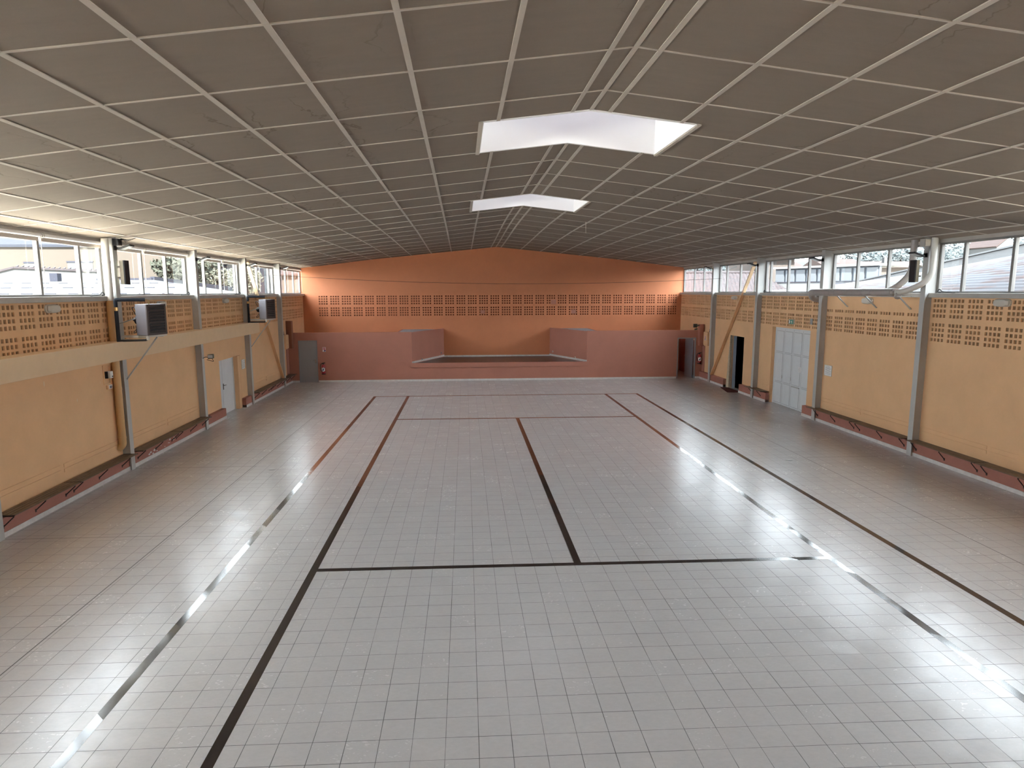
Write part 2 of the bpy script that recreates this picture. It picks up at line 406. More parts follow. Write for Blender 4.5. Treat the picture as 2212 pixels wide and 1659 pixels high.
# ------------------------------------------------------------------ ceiling
SKYL = [(-9.05, -6.9), (-.84, 1.26), (7.48, 9.86)]; SX = 1.51
def in_sky(y0, y1): return any(y0 >= a-1e-4 and y1 <= b+1e-4 for a, b in SKYL)
xs = sorted({s*q for q in (0, SX, 3, 4.5, 6, 7, 8, 9, 10.32) for s in (-1, 1)})
ys = sorted(set([YB-.2, YF+.1] + [q for s in SKYL for q in s] + [-12, -10, -5, -3, 3, 5, 11.5, 13, 14.5, 16, 17.5, 19, 20.5, 22, 23.5, 25]))
mb = MB()
for i in range(len(xs)-1):
    for j in range(len(ys)-1):
        if -SX-1e-3 <= xs[i] and xs[i+1] <= SX+1e-3 and in_sky(ys[j], ys[j+1]): continue
        q = [(xs[i], ys[j]), (xs[i+1], ys[j]), (xs[i+1], ys[j+1]), (xs[i], ys[j+1])]
        lo = [(a, b, ceil_z(a, b)) for a, b in q]
        hi = [(a, b, c+.10) for a, b, c in lo]
        mb.add(lo+hi, [(0, 3, 2, 1), (4, 5, 6, 7)] + [(e, (e+1) % 4, (e+1) % 4+4, e+4) for e in range(4)])
ceiling = struct('ceiling', mb, ceilm)
def batten_run(x, y0, y1, wdt, drop, name='batten'):
    n = max(2, int((y1-y0)/1.5)+1); mb = MB(); vs = []
    for k in range(n):
        y = y0+(y1-y0)*k/(n-1); x0_, x1_ = x-wdt/2, x+wdt/2
        za, zb = ceil_z(x0_, y), ceil_z(x1_, y)
        if abs(x) < .01: za = zb = ceil_z(wdt/2, y)
        vs += [(x0_, y, za-drop), (x1_, y, zb-drop), (x1_, y, zb+.03), (x0_, y, za+.03)]
    fs = [(0,1,2,3), tuple(4*(n-1)+q for q in (3,2,1,0))]
    for k in range(n-1):
        a = 4*k
        for q in range(4): fs.append((a+q, a+4+q, a+4+(q+1) % 4, a+(q+1) % 4))
    mb.add(vs, fs); return mb.build(name, batten, ceiling)
def runs_outside(y0, y1):
    out = []; y = y0
    for a, b in SKYL:
        if a > y: out.append((y, min(a, y1)))
        y = max(y, b)
    if y < y1: out.append((y, y1))
    return out
for s in (-1, 0, 1):
    for k in range(1 if s == 0 else 10):
        x = s*(BD+BW*k)
        if abs(x) > 10: continue
        if abs(x) < SX:
            for a, b in runs_outside(YB, YF): batten_run(x, a, b, .055, .009)
        else: batten_run(x, YB, YF, .055, .009)
k = -6
while CY0+CL*k < YF-.2:
    y = CY0+CL*k; k += 1
    if y < YB: continue
    blocked = any(a-.03 < y < b+.03 for a, b in SKYL)
    for s in (-1, 1):
        x0_ = SX if blocked else 0.; n = 9; vs = []
        for q in range(n):
            x = s*(x0_+(10.2-x0_)*q/(n-1)); z = ceil_z(x, y)
            vs += [(x, y-.013, z-.010), (x, y+.013, z-.010), (x, y+.013, z+.03), (x, y-.013, z+.03)]
        fs = [(0,1,2,3), tuple(4*(n-1)+q for q in (3,2,1,0))]
        for q in range(n-1):
            a = 4*q
            for e in range(4): fs.append((a+e, a+4+e, a+4+(e+1) % 4, a+(e+1) % 4))
        MB().add(vs, fs).build('cross_batten', batten, ceiling)
# skylight shafts
for i, (a, b) in enumerate(SKYL):
    mb = MB(); zt = 7.62
    for s in (-1, 1): mb.box(s*(SX-.012), s*(SX+.05), a-.05, b+.05, ceil_z(SX, a)-.012, zt)
    for y0, y1 in ((a-.05, a+.012), (b-.012, b+.05)):
        mb.prism([(-SX-.05, ceil_z(SX, a)-.012), (0, ceil_z(0, a)-.012), (SX+.05, ceil_z(SX, a)-.012), (SX+.05, zt), (-SX-.05, zt)], 1, y0, y1)
    sh = struct(f'skylight_{i+1}', mb, shaftw)
    mb = MB(); nx, ny = 9, 9; vs = []
    for jx in range(nx):
        for jy in range(ny):
            u, v = -1+2*jx/(nx-1), -1+2*jy/(ny-1)
            vs.append((u*(SX+.05), (a+b)/2+v*((b-a)/2+.05), zt+.42*(1-u**4)*(1-v**4)))
    fs = [(jx*ny+jy, (jx+1)*ny+jy, (jx+1)*ny+jy+1, jx*ny+jy+1) for jx in range(nx-1) for jy in range(ny-1)]
    mb.add(vs, fs).build('dome', dome, sh, smooth=True)
    mb = MB()
    for s in (-1, 1): mb.box(s*(SX+.0), s*(SX+.06), a-.06, b+.06, ceil_z(SX, a)-.03, ceil_z(SX, a)-.01)
    mb.build('edge_trim', batten, sh)

# ------------------------------------------------------------------ perforated panels
HO, HP = .0775, .125
def perf_panel(name, along, plane, out, u0, u1, z0, z1, groups, rows, mat, parent, thick=.03):
    """panel in the plane  (x=plane, u=y)  or  (y=plane, u=x); holes cut right through, thickness away from the room"""
    ub = {u0, u1}; zb = {z0, z1}; hu, hz = [], []
    for gq in groups:
        for k in range(4):
            a, b = gq+k*HP, gq+k*HP+HO
            if a > u0+.01 and b < u1-.01: hu.append((a, b)); ub |= {a, b}
    for (a, b) in rows: hz.append((a, b)); zb |= {a, b}
    U, Zs = sorted(ub), sorted(zb)
    iu = {round(q, 5): i for i, q in enumerate(U)}; iz = {round(q, 5): i for i, q in enumerate(Zs)}
    hole = {(iu[round(a, 5)], iz[round(c, 5)]) for a, b in hu for c, d in hz}
    def P(u, z, t):
        p = plane + out*(-t)
        return (p, u, z) if along == 'y' else (u, p, z)
    nz = len(Zs); vs = [P(u, z, 0) for u in U for z in Zs]; fs = []
    for i in range(len(U)-1):
        for j in range(nz-1):
            q = (i*nz+j, (i+1)*nz+j, (i+1)*nz+j+1, i*nz+j+1)
            if (i, j) in hole:
                o = len(vs); vs += [P(U[i], Zs[j], thick), P(U[i+1], Zs[j], thick), P(U[i+1], Zs[j+1], thick), P(U[i], Zs[j+1], thick)]
                for e in range(4): fs.append((q[e], q[(e+1) % 4], o+(e+1) % 4, o+e))
            else: fs.append(q)
    return MB().add(vs, fs).build(name, mat, parent)
def rows_from(top, n=4): return [(top-k*HP-HO, top-k*HP) for k in range(n)][::-1]
R1, R2 = rows_from(4.045), rows_from(3.45)
ZP = 2.93                                                   # foot of the perforated zone

# ------------------------------------------------------------------ side walls
LD = (12.93, 15.13, 1.97)       # double door opening left  (y0, y1, top)
RD = (11.88, 14.76, 2.92)       # folding door opening right
RK = (17.36, 18.86, 2.34)       # dark doorway right
mb = MB()
T = .28
mb.box(XL, XL-T, YB, LD[0], 0, ZP).box(XL, XL-T, LD[1], YF+.2, 0, ZP).box(XL, XL-T, LD[0], LD[1], LD[2], ZP)
mb.box(XL-.035, XL-T, YB, YF+.2, ZP, 4.09)
wl = struct('wall_left', mb, yellow)
mb = MB()
mb.box(XR, XR+T, YB, RD[0], 0, ZP).box(XR, XR+T, RD[1], RK[0], 0, ZP).box(XR, XR+T, RK[1], YF+.2, 0, ZP)
mb.box(XR, XR+T, RD[0], RD[1], RD[2], ZP).box(XR, XR+T, RK[0], RK[1], RK[2], ZP)
mb.box(XR+.035, XR+T, YB, YF+.2, ZP, 4.09)
wr = struct('wall_right', mb, yellow)
B(XL-.034, XL-.028, YB, YF, ZP+.01, 4.08).build('shade_backing', hole_shade, wl)  # added sheet behind the holes, their shade put into its colour
B(XR+.028, XR+.034, YB, YF, ZP+.01, 4.08).build('shade_backing', hole_shade, wr)
edges = [YB] + FR + [YF]
for i in range(len(edges)-1):
    a, b = edges[i], edges[i+1]
    n0 = math.floor((a-4.96)/.597)
    gl = [4.96+.597*(n0+k) for k in range(11)]
    perf_panel('acoustic_panel', 'y', XL, 1, a, b, ZP, 4.09, gl, R2+R1, yellow, wl)
    an = {5: 6.98, 6: 11.93, 7: 16.62, 8: 21.15}.get(i, 5.395)
    n0 = math.floor((a-an)/.597); gr = [an+.597*(n0+k) for k in range(11)]
    perf_panel('acoustic_panel', 'y', XR, -1, a, b, ZP, 4.09, gr, R2+(R1[:1] if i == 5 else R1), yellow, wr)
# rear wall
zr = lambda y: [(-10.4, 5.45), (0, ceil_z(0, y)+.06), (10.3, 5.45)]
struct('wall_back', MB().prism([(-10.4, 0), (10.3, 0), (10.3, 5.6), (0, 6.85), (-10.4, 5.6)], 1, YB-.2, YB), yellow)
# far wall with its perforated band
mb = MB()
mb.box(XL-.2, XR+.2, YF, YF+.25, 0, ZP)
mb.prism([(XL-.2, 4.2)] + [(XR+.2, 4.2)] + [(x, ceil_z(x, YF)+.06) for x in (10.19, 8, 6, 3, 0, -3, -6, -8, -10.29)], 1, YF, YF+.25)
mb.box(XL-.2, XR+.2, YF+.035, YF+.25, ZP, 4.2)
wf = struct('wall_far', mb, orange)
B(XL, XR, YF+.028, YF+.034, ZP+.01, 4.19).build('shade_backing', hole_shade_red, wf)  # added sheet, shade of the far wall's holes in its colour
perf_panel('acoustic_panel', 'x', YF, -1, XL-.1, XR+.1, ZP, 4.2, [-9.275+.5985*k for k in range(32)], rows_from(3.48)+rows_from(4.08), orange, wf)
for (x, z, s) in ((2.93, 3.83, .27), (4.02, 3.31, .25), (-.83, 3.30, .22)):
    B(x, x+s, YF-.004, YF+.01, z-s*.85, z).build('blanking_plate', salmon, wf)

# plinths and baseboards
pl_ = MB(); bb_ = MB()
for a, b in ((YB, LD[0]), (LD[1], YS)):
    pl_.box(XL-.02, -9.95, a, b, .0, .35); bb_.box(XL-.02, -9.937, a, b, 0, .092)
tr1 = struct('trim_1', pl_, plinthm, bevel=.008); struct('trim_2', bb_, base)
for k in range(16):
    y, z, q = random.uniform(6.9, 8.6), random.uniform(.11, .26), random.uniform(.015, .05)
    MB().prism([(y+q*random.uniform(.6, 1.5)*math.cos(a)*1.4, z+q*random.uniform(.4, 1)*math.sin(a)*.7) for a in (0, .9, 1.8, 2.7, 3.6, 4.5, 5.4)], 0, -9.955, -9.9485).build('flaked_patch', base, tr1)
for y, z, q in ((3.1, 2.5, .05), (4.2, 2.0, .035), (5.2, 2.25, .025), (4.75, 2.15, .02)):
    MB().prism([(y+q*.6*math.cos(a)*random.uniform(.7, 1.2), z+q*math.sin(a)*random.uniform(.8, 1.3)) for a in (0, .9, 1.8, 2.7, 3.6, 4.5, 5.4)], 0, XL-.002, XL+.0015).build('filled_patch', cream, wl)
pl_ = MB(); bb_ = MB()
for a, b in ((YB, RD[0]), (RD[1], RK[0]), (19.12, YS)):
    pl_.box(XR+.02, 9.85, a, b, .0, .36); bb_.box(XR+.02, 9.837, a, b, 0, .092)
struct('trim_3', pl_, plinthm, bevel=.008); struct('trim_4', bb_, base)
# boards fixed along the walls above the benches
for side, X, s, spans in (('l', XL, 1, [(1.25, 3.34), (3.47, 5.85), (6.2, 8.42), (8.55, 10.8), (16.1, 18.3), (18.42, 20.6), (-3.6, -1.3), (-1.2, .9)]),
                          ('r', XR, -1, [(8.62, 10.85), (6.15, 8.49), (3.63, 5.85), (1.25, 3.52), (14.95, 15.8), (-1.2, .9), (-3.6, -1.3)])):
    for a, b in spans:
        for z in (.60, .705): B(X-s*.005, X+s*.014, a, b, z, z+.078).build('backrest_board', yellow, wl if side == 'l' else wr, bevel=.004)

# ------------------------------------------------------------------ windows
ZW0, ZW1 = 4.20, 5.47
Lmull = {3: [2.07, 3.55, 5.03], 4: [6.5, 8.0, 9.51], 5: [12.47, 14.0, 15.55], 6: [17.0, 18.35, 20.05], 7: [21.45, 22.98, 24.54]}
Rmull = {3: [2.1, 3.60, 5.08], 4: [6.5, 8.03, 9.55], 5: [12.5, 13.99, 15.45], 6: [16.85, 18.37, 19.88], 7: [21.35, 22.87, 24.28]}
nwin = 0
for side in (-1, 1):
    xi = XL-.10 if side < 0 else XR+.10; xo = xi+side*.08
    for i in range(len(FR)):
        a = FR[i]+.06; b = (FR[i+1]-.06) if i+1 < len(FR) else YF
        mu = (Lmull if side < 0 else Rmull).get(i, [a+1.45, a+2.95, a+4.2])
        nwin += 1; mb = MB(); fw = .075
        top = 5.38
        mb.box(xi, xo, a, b, ZW0-.02, ZW0+.035).box(xi, xo, a, b, top, 5.60)
        for y in mu: mb.box(xi, xo, y-fw/2, y+fw/2, ZW0+.035, top)
        for y in (a, b-fw): mb.box(xi, xo, y, y+fw, ZW0+.035, top)
        wn_ = struct(f'window_{nwin}', mb, alu)
        lights = sorted([a+fw] + [q for m_ in mu for q in (m_-fw/2, m_+fw/2)] + [b-fw])
        for q in range(0, len(lights), 2):
            xm = (xi+xo)/2
            if lights[q+1]-lights[q] > .02: B(xm-.003, xm+.003, lights[q], lights[q+1], ZW0+.035, top).build('pane', glass, wn_)
        s0 = XL+.09 if side < 0 else XR-.09
        B(s0, xi+side*.02, FR[i]+.03, b+.03 if i+1 < len(FR) else YF, 4.085, 4.195).build('window_sill', sillm, wn_, bevel=.006)
# head trim between window heads and ceiling
for n_, (x0_, x1_) in enumerate(((XL-.19, XL-.06), (XR+.06, XR+.19))):
    struct(f'trim_{5+n_}', B(x0_, x1_, YB, YF, 5.43, 5.66), sillm)
# outer fascia: closes the eaves
for n_, (x0_, x1_) in enumerate(((XL-.34, XL-.19), (XR+.19, XR+.34))):
    struct(f'trim_{7+n_}', B(x0_, x1_, YB, YF+.2, 5.46, 5.75), sillm)

# roller blinds on the left windows
bays = {3: (1.2, 3.55, 5.95, 'nearest window bay, before the first heater column'), 4: (6.15, 8.0, 10.9, 'window bay above the nearer unit heater'), 5: (11.12, 14.0, 15.8, 'window bay above the double door'),
        6: (16.05, 18.35, 20.65, 'window bay crossed by the diagonal brace'), 7: (20.95, 22.98, 25.8, 'last window bay beside the orange wall')}
def blind(y0, y1, label):
    t = thing('roller_blind', label, 'blind', (XL-.02, (y0+y1)/2, 5.38), 'rolled-up blinds on the left windows')
    MB().tube([(XL-.02, y0+.02, 5.395), (XL-.02, y1-.02, 5.395)], .038, 14).build('roller_tube', white, t, smooth=True)
    B(XL-.062, XL-.056, y0+.03, y1-.03, 5.285, 5.39).build('blind_fabric', blindm, t)
    for y in (y0+.01, y1-.01): MB().tube([(XL-.02, y-.012, 5.395), (XL-.02, y+.012, 5.395)], .05, 14).box(XL-.08, XL-.01, y-.01, y+.01, 5.38, 5.45).build('end_bracket', steel, t)
    mb = MB().tube([(XL+.01, y1-.05, 5.38), (XL+.012, y1-.06, 4.9), (XL+.012, y1-.05, 4.3)], .006, 6); mb.build('pull_chain', offwhite, t)
for i, (a, m_, b, txt) in bays.items():
    blind(a, m_-.02, f'near half of the rolled-up blinds over the {txt}')
    blind(m_+.02, b, f'far half of the rolled-up blinds over the {txt}')

# ------------------------------------------------------------------ steel columns
cn_l = ['', '', '', 'at the frame edge before the first benches', 'carrying the nearer unit heater', 'just before the white double door', 'carrying the farther unit heater', 'at the foot of the diagonal brace by the grey door']
cn_r = ['', '', '', 'nearest one, beyond the frame edge', 'behind the loudspeaker and duct bend', 'beside the white folding door', 'between folding door and dark doorway', 'nearest the open door and stage']
for side in (-1, 1):
    for i, y in enumerate(FR):
        xf = FL if side < 0 else FRt; d = side
        xw = XL-.2 if side < 0 else XR+.2
        zt = ceil_z(xf, y)+.02
        mb = B(xf, xf+d*.016, y-.095, y+.095, 0, zt)
        mb.box(xf+d*.016, xw, y-.055, y+.055, 0, zt)
        mb.box(xw-d*.016, xw, y-.095, y+.095, 4.0, zt)
        o = mb.build('steel_column', steel, kind='structure')
        lb = (cn_l if side < 0 else cn_r)[i]
        if lb: tag(o, f'grey steel column on the {"left" if side<0 else "right"} wall, {lb}', 'column')

# boxed beam along the left wall
bm = struct('beam_left', B(XL, -9.70, YB, 16.35, 2.725, 3.15), cream, bevel=.006)
B(XL+.002, -9.73, 16.35, 16.62, 2.74, 3.135).build('end_block', cream, bm)

# ------------------------------------------------------------------ diagonal braces
def brace(name, label, p, q, zsill, upper, lower):
    t = thing(name, label, 'brace', tuple(Vector(q)))
    p, q = Vector(p), Vector(q); f_ = (p.z-zsill)/(p.z-q.z); m_ = p.lerp(q, f_)
    MB().bar(p, m_, .05, .13, (1,0,0)).build('upper_length', upper, t)
    MB().bar(m_, q, .05, .13, (1,0,0)).build('lower_length', lower, t)
    return t
brace('diagonal_brace', 'flat diagonal brace from the farther heater column down to the last bench', (-9.96, 16.3, 5.42), (-9.96, 20.62, .44), 4.09, cream, yellow)
brace('diagonal_brace', 'flat ochre diagonal brace rising beside the dark doorway', (9.9, 16.42, 5.40), (9.9, 20.72, .36), 4.09, cream, yellow)

# ------------------------------------------------------------------ benches
SLY = [(-.325, -.25), (-.24, -.165), (-.155, -.08), (-.07, .0)]
def make_bench(side, y0, y1, brs, label, n=4):
    """front edge at xf; slats run along the wall, each bracket a bent rod"""
    xf = -9.715 if side < 0 else 9.655; d = side
    t = thing('wall_bench', label, 'bench', (xf+d*.2, (y0+y1)/2, 0), 'slatted benches along the walls')
    z = .425
    for k in range(n):
        a = xf+d*(.0+k*.083); B(a, a+d*.074, y0, y1, z-.022, z).build('slat', wood, t, bevel=.004)
    back = xf+d*(n*.083)
    xp = -9.952 if side < 0 else 9.852
    for y in brs:
        mb = MB().tube(bend([(xp, y, .42-.03), (xf+d*.02, y, .42-.03), (xp-d*.008, y, .20)], .03), .011, 8)
        mb.box(xp-d*.012, xp+d*.01, y-.018, y+.018, .165, .225)
        mb.build('bracket', iron, t)
    for y in (y0-.004, y1+.004): MB().tube([(back, y, z-.01), (xf-d*.01, y, z-.01)], .010, 8).build('end_rod', iron, t)
    return t
make_bench(-1, 1.22, 3.34, (1.25, 2.19, 3.20), 'slatted brown bench nearest the viewer along the left wall')
make_bench(-1, 3.37, 5.86, (3.49, 4.51, 5.56), 'slatted brown bench on the left wall ending at the ochre downpipe')
make_bench(-1, 6.16, 8.55, (6.37, 7.38, 8.40), 'slatted brown bench just beyond the nearer heater column, over flaking plinth paint')
make_bench(-1, 8.58, 10.84, (8.71, 9.75, 10.7), 'slatted brown bench on the left wall just before the white double door')
make_bench(-1, 16.05, 18.36, (16.2, 17.2, 18.2), 'slatted bench on the left wall beyond the farther heater column')
make_bench(-1, 18.39, 20.7, (18.55, 19.55, 20.4), 'slatted bench on the left wall where the diagonal brace lands')
make_bench(-1, 21.0, 22.2, (21.2, 22.0), 'short slatted bench tucked beside the closed grey door')
make_bench(1, 8.55, 11.18, (8.67, 9.74, 10.79), 'slatted brown bench on the right wall beside the folding door column')
make_bench(1, 6.15, 8.50, (6.3, 7.30, 8.37), 'slatted brown bench on the right wall below the middle duct strut')
make_bench(1, 3.56, 5.95, (3.68, 4.76, 5.81), 'slatted brown bench on the right wall just nearer than the loudspeaker column')
make_bench(1, 1.15, 3.53, (1.3, 2.35, 3.39), 'slatted brown bench cut by the right edge of the frame')
make_bench(1, 14.78, 16.3, (15.2, 15.95), 'short slatted bench between the dark doorway and the folding door')

# ------------------------------------------------------------------ doors
def door_frame(mb, x0, x1, y0, y1, zt, wv=.05): mb.box(x0, x1, y0, y0+wv, 0, zt).box(x0, x1, y1-wv, y1, 0, zt).box(x0, x1, y0+wv, y1-wv, zt-wv, zt)
# door_1: white double door, left wall
xl = -10.27
dr = struct('door_1', MB(), doorwhite)
mb = MB(); door_frame(mb, xl-.06, xl+.02, LD[0], LD[1]-.26, LD[2]); mb.build('door_frame', doorwhite, dr)
B(xl-.05, xl, LD[0]+.05, 13.66, .005, LD[2]-.05).build('narrow_leaf', doorwhite, dr)
lf = B(xl-.05, xl, 13.675, LD[1]-.31, .005, LD[2]-.05).build('wide_leaf', doorwhite, dr)
mb = B(xl, xl+.012, 13.71, 13.75, .88, 1.09); mb.tube([(xl+.01, 13.73, 1.03), (xl+.05, 13.73, 1.03), (xl+.055, 13.87, 1.03)], .010, 8); mb.build('door_handle', iron, lf)
B(xl-.06, XL-.001, LD[1]-.26, LD[1]-.012, 0, LD[2]-.01).build('reveal', yellow, dr)
B(XL-.30, xl-.06, LD[0]-.1, LD[1]+.1, 0, LD[2]+.1).build('outer_leaf', doorgrey, dr)
# door_2: closed grey door in the stage front
mb = MB()
def xframe(mb, x0, x1, y0, y1, zt, wv=.045): mb.box(x0, x0+wv, y0, y1, 0, zt).box(x1-wv, x1, y0, y1, 0, zt).box(x0+wv, x1-wv, y0, y1, zt-wv, zt)
d2 = struct('door_2', MB(), doorgrey)
xframe(mb, -9.60, -8.72, YS-.02, YS+.12, 2.005); mb.build('door_frame', framegrey, d2)
lf = B(-9.555, -8.765, YS+.03, YS+.07, .008, 1.96).build('door_leaf', doorgrey, d2)
mb = B(-8.84, -8.80, YS+.018, YS+.03, .93, 1.12); mb.tube([(-8.82, YS+.03, 1.06), (-8.82, YS-.03, 1.06), (-8.94, YS-.035, 1.06)], .011, 8); mb.build('door_handle', chrome, lf)
# door_3: open grey door in the stage front, right
d3 = struct('door_3', MB(), framegrey); mb = MB()
xframe(mb, 8.72, 9.64, YS-.02, YS+.12, 2.005); mb.build('door_frame', framegrey, d3)
lf = MB().obox((9.47, YS+.48, .985), (.055, -.40, 0), (.02, .003, 0), (0, 0, .97)).build('door_leaf', leafblue, d3)
MB().tube([(9.39, YS+.80, 1.05), (9.34, YS+.80, 1.05), (9.35, YS+.70, 1.05)], .011, 8).build('door_handle', chrome, lf)
# door_4: dark doorway on the right with its leaf folded open
d4 = struct('door_4', MB(), leafblue)
mb = B(XR+.22, XR+.28, RK[1]-.06, RK[1]+.0, 0, RK[2]); mb.build('door_frame', leafblue, d4)
MB().obox((XR+.20, 18.79, 1.15), (.055, -.03, 0), (.01, .016, 0), (0, 0, 1.15)).build('door_leaf', leafblue, d4)
MB().box(XR+.28, XR+1.2, 16.2, 16.25, -.05, 2.9).box(XR+.28, XR+1.2, 22.6, 22.65, -.05, 2.9).box(XR+1.2, XR+1.25, 16.2, 22.65, -.05, 2.9).box(XR+.28, XR+1.25, 16.2, 22.65, 2.9, 2.95).box(XR+.28, XR+1.25, 16.2, 22.65, -.1, -.001).build('dark_room', darkroom, d4)
# broken plaster edge of that doorway
pts = [(RK[1]-.02, RK[2])]; z = RK[2]-.12
while z > .1: pts.append((RK[1]+.02+.26*(1-z/RK[2])**1.1+random.uniform(-.012, .012), z)); z -= .09
pts += [(19.12, 0), (RK[1]-.03, 0)]
MB().prism(pts, 0, XR-.004, XR+.1).build('broken_edge', concrete, d4)
# door_5: white folding door
xd = 10.13
d5 = struct('door_5', MB(), doorwhite)
mb = MB(); door_frame(mb, xd-.01, xd+.06, RD[0], RD[1], RD[2], .06); mb.build('door_frame', doorwhite, d5)
span = (RD[1]-RD[0]-.12)/4
zs = [.05, .86, 1.98, 2.80]
for k in range(4):
    y1 = RD[1]-.06-k*span; y0 = y1-span+.012
    lf = B(xd, xd+.045, y0, y1, .015, 2.855).build('door_leaf', doorwhite, d5)
    mb = MB()
    for q in range(3):
        za, zb = zs[q]+.03, zs[q+1]-.03; ya, yb = y0+.07, y1-.07
        B(xd-.008, xd+.004, ya, yb, za, zb).build('leaf_panel', doorwhite, lf, bevel=.004)
        mb.box(xd-.0025, xd+.004, ya-.012, yb+.012, za-.012, zb+.012)
    mb.build('panel_groove', framegrey, lf)
    mb = MB(); mb.box(xd-.001, xd+.03, y0-.012, y0, .015, 2.855); mb.build('leaf_gap', doorgrey, lf)
    if k in (0, 1): MB().tube([(xd-.012, y0+.03, 1.02), (xd-.018, y0+.03, 1.14)], .012, 8).build('door_handle', steel, lf)
mb = B(xd-.03, xd-.005, RD[1]-.06-2*span-span+.06, RD[1]-.06-2*span-.06, .80, .84); mb.build('bolt_bar', steel, d5)
B(xd+.06, XR+.4, RD[0]-.1, RD[1]+.1, -.02, RD[2]+.05).build('outer_face', doorgrey, d5)

# ------------------------------------------------------------------ stage block
wy0, wy1 = YS, YS+.12
mb = MB()
mb.box(XL, -9.60, wy0, wy1, 0, 2.37).box(-9.60, -8.72, wy0, wy1, 2.005, 2.37).box(-8.72, -4.25, wy0, wy1, 0, 2.37)
mb.box(4.24, 8.72, wy0, wy1, 0, 2.37).box(8.72, 9.64, wy0, wy1, 2.005, 2.37).box(9.64, XR, wy0, wy1, 0, 2.37)
mb.box(-4.25, 4.24, wy0, wy1, 0, .86)
ws = struct('wall_stage', mb, salmon)
def cheek(x0, x1, s):
    # splayed side wall of the stage opening
    return MB().prism([(x0, wy0+.002), (x1, YF), (x1+s*.12, YF), (x0+s*.12, wy1)], 2, 0, 2.345)
cheek(-4.25, -2.80, -1).build('cheek_wall', salmon, ws); cheek(4.24, 2.87, 1).build('cheek_wall', salmon, ws)
for s, x0, x1, xp in ((-1, -4.25, -2.80, -4.92), (1, 4.24, 2.87, 4.86)):
    MB().prism([(xp, wy1), (x0+s*.12, wy1), (x1+s*.12, YF), (xp, YF)], 2, 2.25, 2.31).build('flat_roof', roofgrey, ws)
    B(xp, xp+s*.1, wy1, YF, 0, 2.31).build('partition', salmon, ws)
MB().box(-4.33, 4.33, YS-.055, YS, .665, .885).build('stage_lip', salmon, ws, bevel=.006)
struct('floor_stage', MB().prism([(-4.25, wy1), (4.24, wy1), (2.87, YF), (-2.80, YF)], 2, .70, .835), stagefl)
mb = MB()
mb.box(-8.70, 8.70, YS-.014, YS, 0, .092).box(XL, -9.60, YS-.014, YS, 0, .092).box(9.64, XR, YS-.014, YS, 0, .092)
struct('trim_9', mb, base)
mb = MB(); mb.box(-2.80, 2.87, YF-.012, YF, .835, .915)
mb.prism([(-4.25, wy0), (-2.80, YF), (-2.785, YF), (-4.235, wy0)], 2, .86, .955); mb.prism([(4.24, wy0), (2.87, YF), (2.855, YF), (4.225, wy0)], 2, .86, .955)
struct('trim_10', mb, base)
# side walls of the rooms behind: wainscot, and the salmon corner pieces
mb = B(XL, XL+.012, wy1, YF, 0, 1.78).box(XR-.012, XR, wy1, YF, 0, 1.78); struct('trim_11', mb, darkred)
mb = B(XL, XL+.03, 21.9, YS, .35, 1.62).box(XR-.03, XR, 21.95, YS, .36, 1.62); struct('trim_12', mb, salmon)
struct('trim_13', MB().box(-9.915, -9.815, 21.98, YS-.001, 1.66, 2.94).box(XL, -9.9, 22.1, YS-.001, 1.66, 2.94), M('brown_board', (.30, .11, .06), .6))
struct('trim_14', B(9.72, 9.86, 22.0, YS-.001, 1.62, 2.66).box(9.86, XR, 22.15, YS-.001, 1.62, 2.66), salmon)
for side, x0_, x1_, y0_, y1_, label in ((-1, XL, -9.93, 21.35, 21.85, 'ochre electrical cabinet on the left wall beside the closed grey door'), (1, XR, 9.83, 21.2, 21.8, 'ochre electrical cabinet above the extinguisher by the open door')):
    t = thing('wall_cabinet', label, 'cabinet', (x0_, (y0_+y1_)/2, 1.68), 'ochre wall cabinets')
    B(x0_, x1_, y0_, y1_, 1.68, 2.32).build('body', yellow, t, bevel=.006)
    B(x1_, x1_-side*.012, y0_+.02, y1_-.02, 1.71, 2.29).build('door', yellow, t, bevel=.003)
    MB().tube(bend([((x0_*.6+x1_*.4), y0_+.1, 2.32), ((x0_*.6+x1_*.4), y0_+.05, 2.5), (x0_, y0_-.1, 2.62)], .05), .012, 8).build('conduit', iron, t)
# wall sockets on the cheeks
for x, y, z, label in ((-3.83, 23.34, .97, 'small socket low on the left stage cheek, nearer its front edge'), (-2.93, 25.55, 1.08, 'small socket low on the left stage cheek, near the back'),
                       (2.99, 25.55, 1.10, 'small socket low on the right stage cheek, near the back'), (3.83, 23.34, .985, 'small socket low on the right stage cheek, nearer its front edge')):
    t = thing('wall_socket', label, 'socket', (x, y, z), 'sockets on the stage cheeks'); s = -1 if x < 0 else 1
    ang = math.atan2(1.45, 3.6)
    ax = Vector((s*-.4, 1, 0)).normalized() if s > 0 else Vector((.4, 1, 0)).normalized(); nn = Vector((-s*1, -.4, 0)).normalized() if s > 0 else Vector((1, -.4, 0)).normalized()
    xw = (4.24+(y-wy0)/(YF-wy0)*(2.87-4.24)) if s > 0 else (-4.25+(y-wy0)/(YF-wy0)*(1.45))
    c = Vector((xw, y, z))+nn*.008
    MB().obox(c, ax*.04, nn*.012, Vector((0, 0, .04))).build('plate', offwhite if s > 0 else doorgrey, t)
    MB().obox(c+nn*.012, ax*.02, nn*.003, Vector((0, 0, .02))).build('outlet', black, t)

